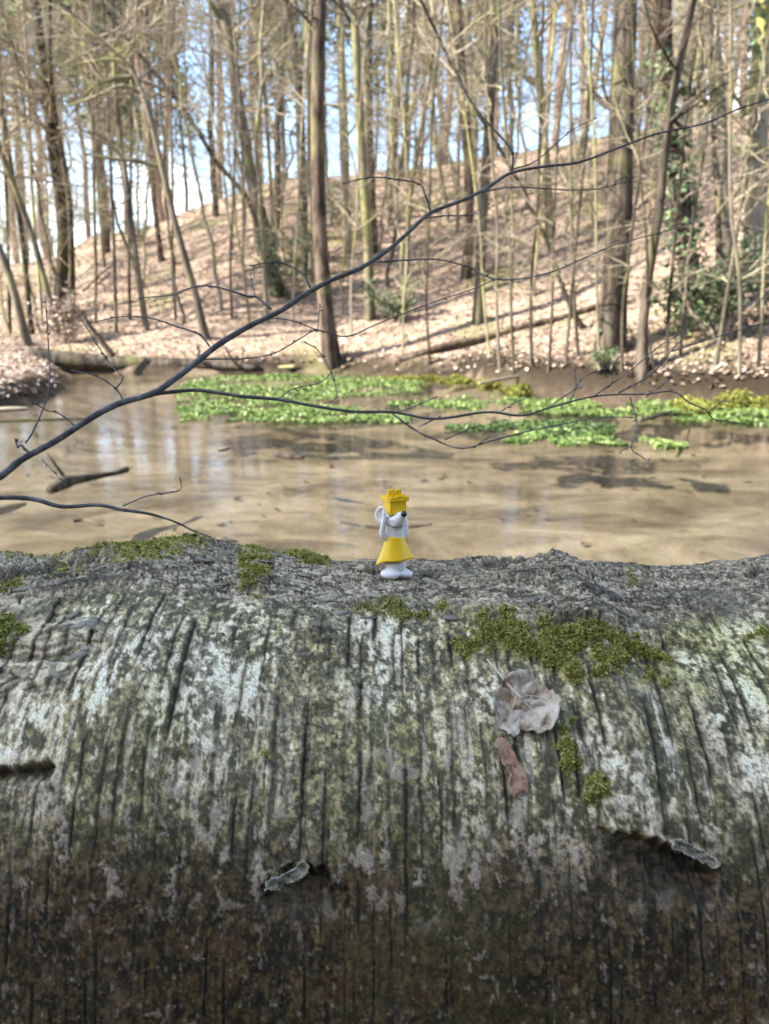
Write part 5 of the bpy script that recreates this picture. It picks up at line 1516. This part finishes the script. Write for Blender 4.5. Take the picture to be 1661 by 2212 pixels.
# mossy hummocks on the water's edge
HUM = [('bright mossy hummock on the right bank edge', 1582, 850, 78, 34), ('mossy hummock at the right edge of the picture', 1650, 858, 40, 30), ('long low mossy hummock left of the brightest one', 1500, 858, 110, 20), ('small mossy hummock at the bank tip', 1122, 829, 64, 17), ('mossy clump at the far shore below the saplings', 985, 808, 62, 11), ('low mossy clump at the far shore right of the brown tree', 872, 807, 74, 8), ('small mossy clump on the shore beneath the fallen stem', 930, 806, 40, 7), ('mossy clump on the shore near the thicket', 1052, 816, 48, 12)]
for i, (lb, u, v, w, h) in enumerate(HUM):
    rg = np.random.default_rng(300 + i)
    p = on_water(float(u), float(v + h * 0.5), 0.06); p[2] = max(0.0, float(ground_h(p[0], p[1])))
    sx = w / FPX * p[1] / 2; sz = h / FPX * p[1]
    root = thing('mossy_hummock', lb, 'moss', tuple(p), 'mossy hummocks along the shore')
    bm = bmesh.new(); bmesh.ops.create_icosphere(bm, subdivisions=3, radius=1)
    for vv in bm.verts:
        c = vv.co; f = 0.45 + 1.1 * float(fbm(np.array(c.x * 2.2 + i * 9), np.array(c.y * 2.2 + c.z), 3, 5))
        vv.co = Vector((c.x * sx * f, c.y * sx * 0.8 * f, max(c.z, -0.3) * sz * f))
    me = bpy.data.meshes.new('mound'); bm.to_mesh(me)
    vs = np.array([v_.co for v_ in bm.verts]); bm.free()
    me.materials.append(M_HUM); new_obj('mound', me, root)
    k_ = rg.integers(0, len(vs), 2200); pp = vs[k_] * rg.uniform(0.97, 1.10, (2200, 1)) + rg.normal(0, 0.008, (2200, 3))
    pp = pp[pp[:, 2] > 0]
    o = leaf_obj('moss_cover', pp, rg.uniform(0.015, 0.03, len(pp)), M_MOSS, root, rng=rg, nrm_spread=0.8, bias=-0.15)
    o['kind'] = 'stuff'


# evergreen undergrowth: holly and ivy
def shrub(label, u, v, w, h, n, seed, mat=None, group=None, Y=None, name='holly_shrub', size=(0.04, 0.08)):
    rg = np.random.default_rng(seed)
    Y = Y or ray_ground(u, v) or 11
    p = at_y(float(u), float(v), Y); p[2] = float(ground_h(p[0], p[1]))
    sx = w / FPX * Y / 2; sz = h / FPX * Y
    root = thing(name, label, 'shrub', tuple(p), group)
    ns = 9
    st = np.zeros((ns, 3)); st[:, :2] = rg.normal(0, 0.05, (ns, 2))
    dr = np.stack([rg.normal(0, 0.35 * sx / sz + 0.15, ns), rg.normal(0, 0.3, ns), np.ones(ns)], -1)
    P = grow(st, dr, np.full(ns, sz) * rg.uniform(0.6, 1.1, ns), 7, 0.12, 0.0, rg)
    R = np.linspace(0.012, 0.003, 7)[None].repeat(ns, 0)
    s2, d2, l2, q2 = children_of(P, R, 9, rg, 0.2, 1, 0.9, 0.4, np.full(ns, sz))
    P2 = grow(s2, d2, l2, 4, 0.2, 0, rg)
    V, F = merge([tubes(P, R, 5), tubes(P2, np.full(P2.shape[:2], 0.003), 3)])
    new_obj('stem', mesh_np('stem', V, F, M_TWIG), root)
    k_ = rg.integers(0, len(P2), n); t = rg.integers(1, 4, n)
    c = P2[k_, t] + rg.normal(0, 0.06, (n, 3)) * min(1.5, sx)
    leaf_obj('foliage', c, rg.uniform(*size, n), mat or M_EVER, root, rng=rg, nrm_spread=0.8, elong=1.6)


shrub('green holly shrub behind the slender trees at the right', 1560, 740, 150, 210, 1300, 1)
shrub('green holly shrub at the right edge beneath the ivy clad trunk', 1650, 700, 120, 200, 700, 2)
shrub('low green shrub right of the oak foot', 1480, 720, 110, 130, 700, 3)
shrub('pale green leafy shrub beside the ivy footed tree left of centre', 640, 650, 120, 150, 900, 4)
shrub('small green shrub far up the slope behind the brown tree', 740, 520, 110, 130, 900, 5)
shrub('green undergrowth on the far shore right of the yellowish tree', 860, 700, 160, 90, 700, 6)
shrub('green shrub on the left of the ridge gap', 310, 530, 120, 60, 600, 7)
shrub('low yellow green bush at the foot of the oak', 1310, 800, 130, 45, 420, 8, size=(0.02, 0.035), mat=M_NEEDLE)
shrub('brown leaved beech scrub on the left bank under the thickest left trunk', 150, 740, 170, 110, 1300, 9, mat=M_LEAF, name='beech_scrub', size=(0.04, 0.07))

# ------------------------------------------------------------------ dead leaf and bark scrap lying on the log
M_DEAD, nt, b = mat_new('dead_leaf')
L = nt.links.new
tc = nd(nt, 'ShaderNodeTexCoord'); n1 = nd(nt, 'ShaderNodeTexNoise', Scale=95.0, Detail=9.0, Roughness=0.72); L(tc.outputs['Object'], n1.inputs['Vector'])
r1 = ramp(nt, [(0.34, (0.12, 0.07, 0.036)), (0.42, (0.28, 0.20, 0.12)), (0.49, (0.44, 0.38, 0.285)), (0.66, (0.58, 0.525, 0.42))], n1.outputs['Fac'])
L(r1.outputs['Color'], b.inputs['Base Color']); b.inputs['Roughness'].default_value = 0.7
bp = nd(nt, 'ShaderNodeBump', Strength=0.4, Distance=0.0006); L(n1.outputs['Fac'], bp.inputs['Height']); L(bp.outputs['Normal'], b.inputs['Normal'])
M_SCRAP = bark_mat('bark_scrap', [(0.3, (0.30, 0.15, 0.09)), (0.5, (0.47, 0.29, 0.19)), (0.75, (0.62, 0.42, 0.30))], 160, 1.0)


def drape(pg, nu, centre, curl, thick=0.0004, lift=0.0006, seed=0, jag=8.0, crum=0.0065):
    """A thin sheet with the outline pg (picture points on the log) laid over the bark with crumples."""
    rg = np.random.default_rng(seed)
    pg = np.array(pg, float); k = len(pg)
    c = np.array(centre, float)
    ol = spline(np.concatenate([np.c_[pg, np.zeros(k)], [[*pg[0], 0]]]), 72)[:-1, :2]
    ol = ol + jag * (np.stack([vnoise(np.arange(len(ol)) * 0.6, np.zeros(len(ol)) + seed, 31), vnoise(np.arange(len(ol)) * 0.9, np.zeros(len(ol)) + seed + 9, 32)], -1) - 0.5)
    rings = 16
    V = []; N = []
    for i in range(rings + 1):
        t = i / rings
        for q in ol if i else [c]:
            s = c + (q - c) * t
            p, nm = log_base(s[0], s[1])
            ang = math.atan2(q[1] - c[1], q[0] - c[0])
            h = lift + curl * t**3 * (0.5 + 0.9 * float(vnoise(np.array(math.cos(ang) * 2 + seed), np.array(math.sin(ang) * 2), 4))) + crum * (abs(float(fbm(np.array(s[0] / 30.0), np.array(s[1] / 30.0), 3, 6 + seed)) - 0.5) * 2.2)
            V.append(p + nm * max(0.0004, h)); N.append(nm)
    V = np.array(V); N = np.array(N); m = len(ol)
    F3 = np.stack([np.zeros(m, int), 1 + np.arange(m), 1 + (np.arange(m) + 1) % m], -1)
    ix = 1 + np.arange(rings * m).reshape(rings, m)
    F4 = np.stack([ix[:-1], ix[1:], np.roll(ix, -1, 1)[1:], np.roll(ix, -1, 1)[:-1]], -1).reshape(-1, 4)
    return V, [F3, F4]


_sm = disp[:540].copy()
def log_base(u, v):
    d = (U[:540, ::3] - u) ** 2 + (Vv[:540, ::3] - v) ** 2 + 1e9 * (LTg[:540, ::3] < -0.42)
    r, c = np.unravel_index(np.argmin(d), d.shape); c *= 3
    nm = np.array([0, -math.sin(lt[r]), math.cos(lt[r])])
    w = _sm[max(0, r - 10):r + 11, max(0, c - 10):c + 11]
    p = np.array([lx[c] + (u - U[r, c]) / FPX * 0.38, LYC, LZC]) + nm * (LR + float(np.percentile(w, 80)))
    t = np.array([0, -math.cos(lt[r]), -math.sin(lt[r])])
    return p, nm


leaf_px = [(1083, 1493), (1102, 1477), (1128, 1473), (1148, 1484), (1167, 1497), (1189, 1522), (1198, 1544), (1192, 1574), (1178, 1594), (1158, 1599), (1138, 1588), (1119, 1594), (1101, 1601), (1077, 1585), (1066, 1560), (1059, 1531), (1066, 1508)]
V, F = drape(leaf_px, 0, (1125, 1538), 0.0035, seed=2, jag=10.0, crum=0.008)
p0, n0 = log_base(1125, 1538)
dl = thing('dead_leaf', 'crumpled pale brown dead leaf with curved stalk on the log below the moss', 'leaf', tuple(p0))
o = new_obj('blade', mesh_np('blade', V - p0, F, M_DEAD), dl)
so = o.modifiers.new('t', 'SOLIDIFY'); so.thickness = 0.00035
def vein(name, pts, w, hh, par, mat):
    P = []
    for i, (u, v) in enumerate(pts):
        p, nm = log_base(u, v); P.append(p + nm * hh[min(i, len(hh) - 1)] - p0)
    s = spline(np.array(P), 16)
    V, F = tubes(s[None], (np.linspace(w[0], w[1], 16) / 2000)[None], 6, cap=True)
    return new_obj(name, mesh_np(name, V, F, mat), par)
M_STALK = plain('leaf_stalk', (0.50, 0.42, 0.31), 0.6, 0.3, noise=0.1)
vein('stalk', [(1050, 1436), (1062, 1452), (1078, 1478), (1098, 1505), (1122, 1530)], (1.0, 1.5), [0.003, 0.004, 0.0055, 0.0062, 0.006], dl, M_STALK)
for pts in ([(1122, 1530), (1150, 1555), (1185, 1585)], [(1112, 1520), (1100, 1548), (1090, 1580)], [(1115, 1522), (1150, 1520), (1190, 1535)]):
    vein('vein', pts, (0.7, 0.25), [0.0058, 0.0048, 0.0042], o, M_STALK)

scrap_px = [(1072, 1602), (1088, 1604), (1102, 1628), (1116, 1650), (1128, 1672), (1138, 1700), (1136, 1716), (1122, 1712), (1108, 1722), (1098, 1716), (1096, 1700), (1100, 1682), (1090, 1664), (1078, 1648), (1072, 1622)]
V, F = drape(scrap_px, 0, (1100, 1660), 0.0014, seed=5, jag=6.0, crum=0.0022)
p1, n1_ = log_base(1100, 1660)
sc_ = new_obj('bark_scrap', mesh_np('bark_scrap', V - p1, F, M_SCRAP)); sc_.location = tuple(p1)
so = sc_.modifiers.new('t', 'SOLIDIFY'); so.thickness = 0.0004
tag(sc_, 'narrow orange brown strip of bark just below the dead leaf', 'bark strip')

# pale curled flaps of bark at the torn places
M_FLAP = bark_mat('bark_flap', [(0.32, (0.17, 0.16, 0.105)), (0.48, (0.40, 0.385, 0.28)), (0.62, (0.60, 0.575, 0.47))], 220, 1.0)
for pg, c_, cu, sd_ in (([(578, 1912), (584, 1894), (612, 1884), (640, 1872), (652, 1858), (668, 1858), (670, 1876), (655, 1894), (630, 1902), (600, 1918)], (625, 1890), 0.0040, 3), ([(1440, 1812), (1480, 1820), (1520, 1842), (1546, 1862), (1540, 1874), (1505, 1860), (1470, 1842), (1440, 1830)], (1495, 1842), 0.0030, 7)):
    V, F = drape(pg, 0, c_, cu, seed=sd_, jag=7.0, crum=0.003)
    o = new_obj('bark_flap', mesh_np('bark_flap', V - off, F, M_FLAP), log)
    so = o.modifiers.new('t', 'SOLIDIFY'); so.thickness = 0.0004
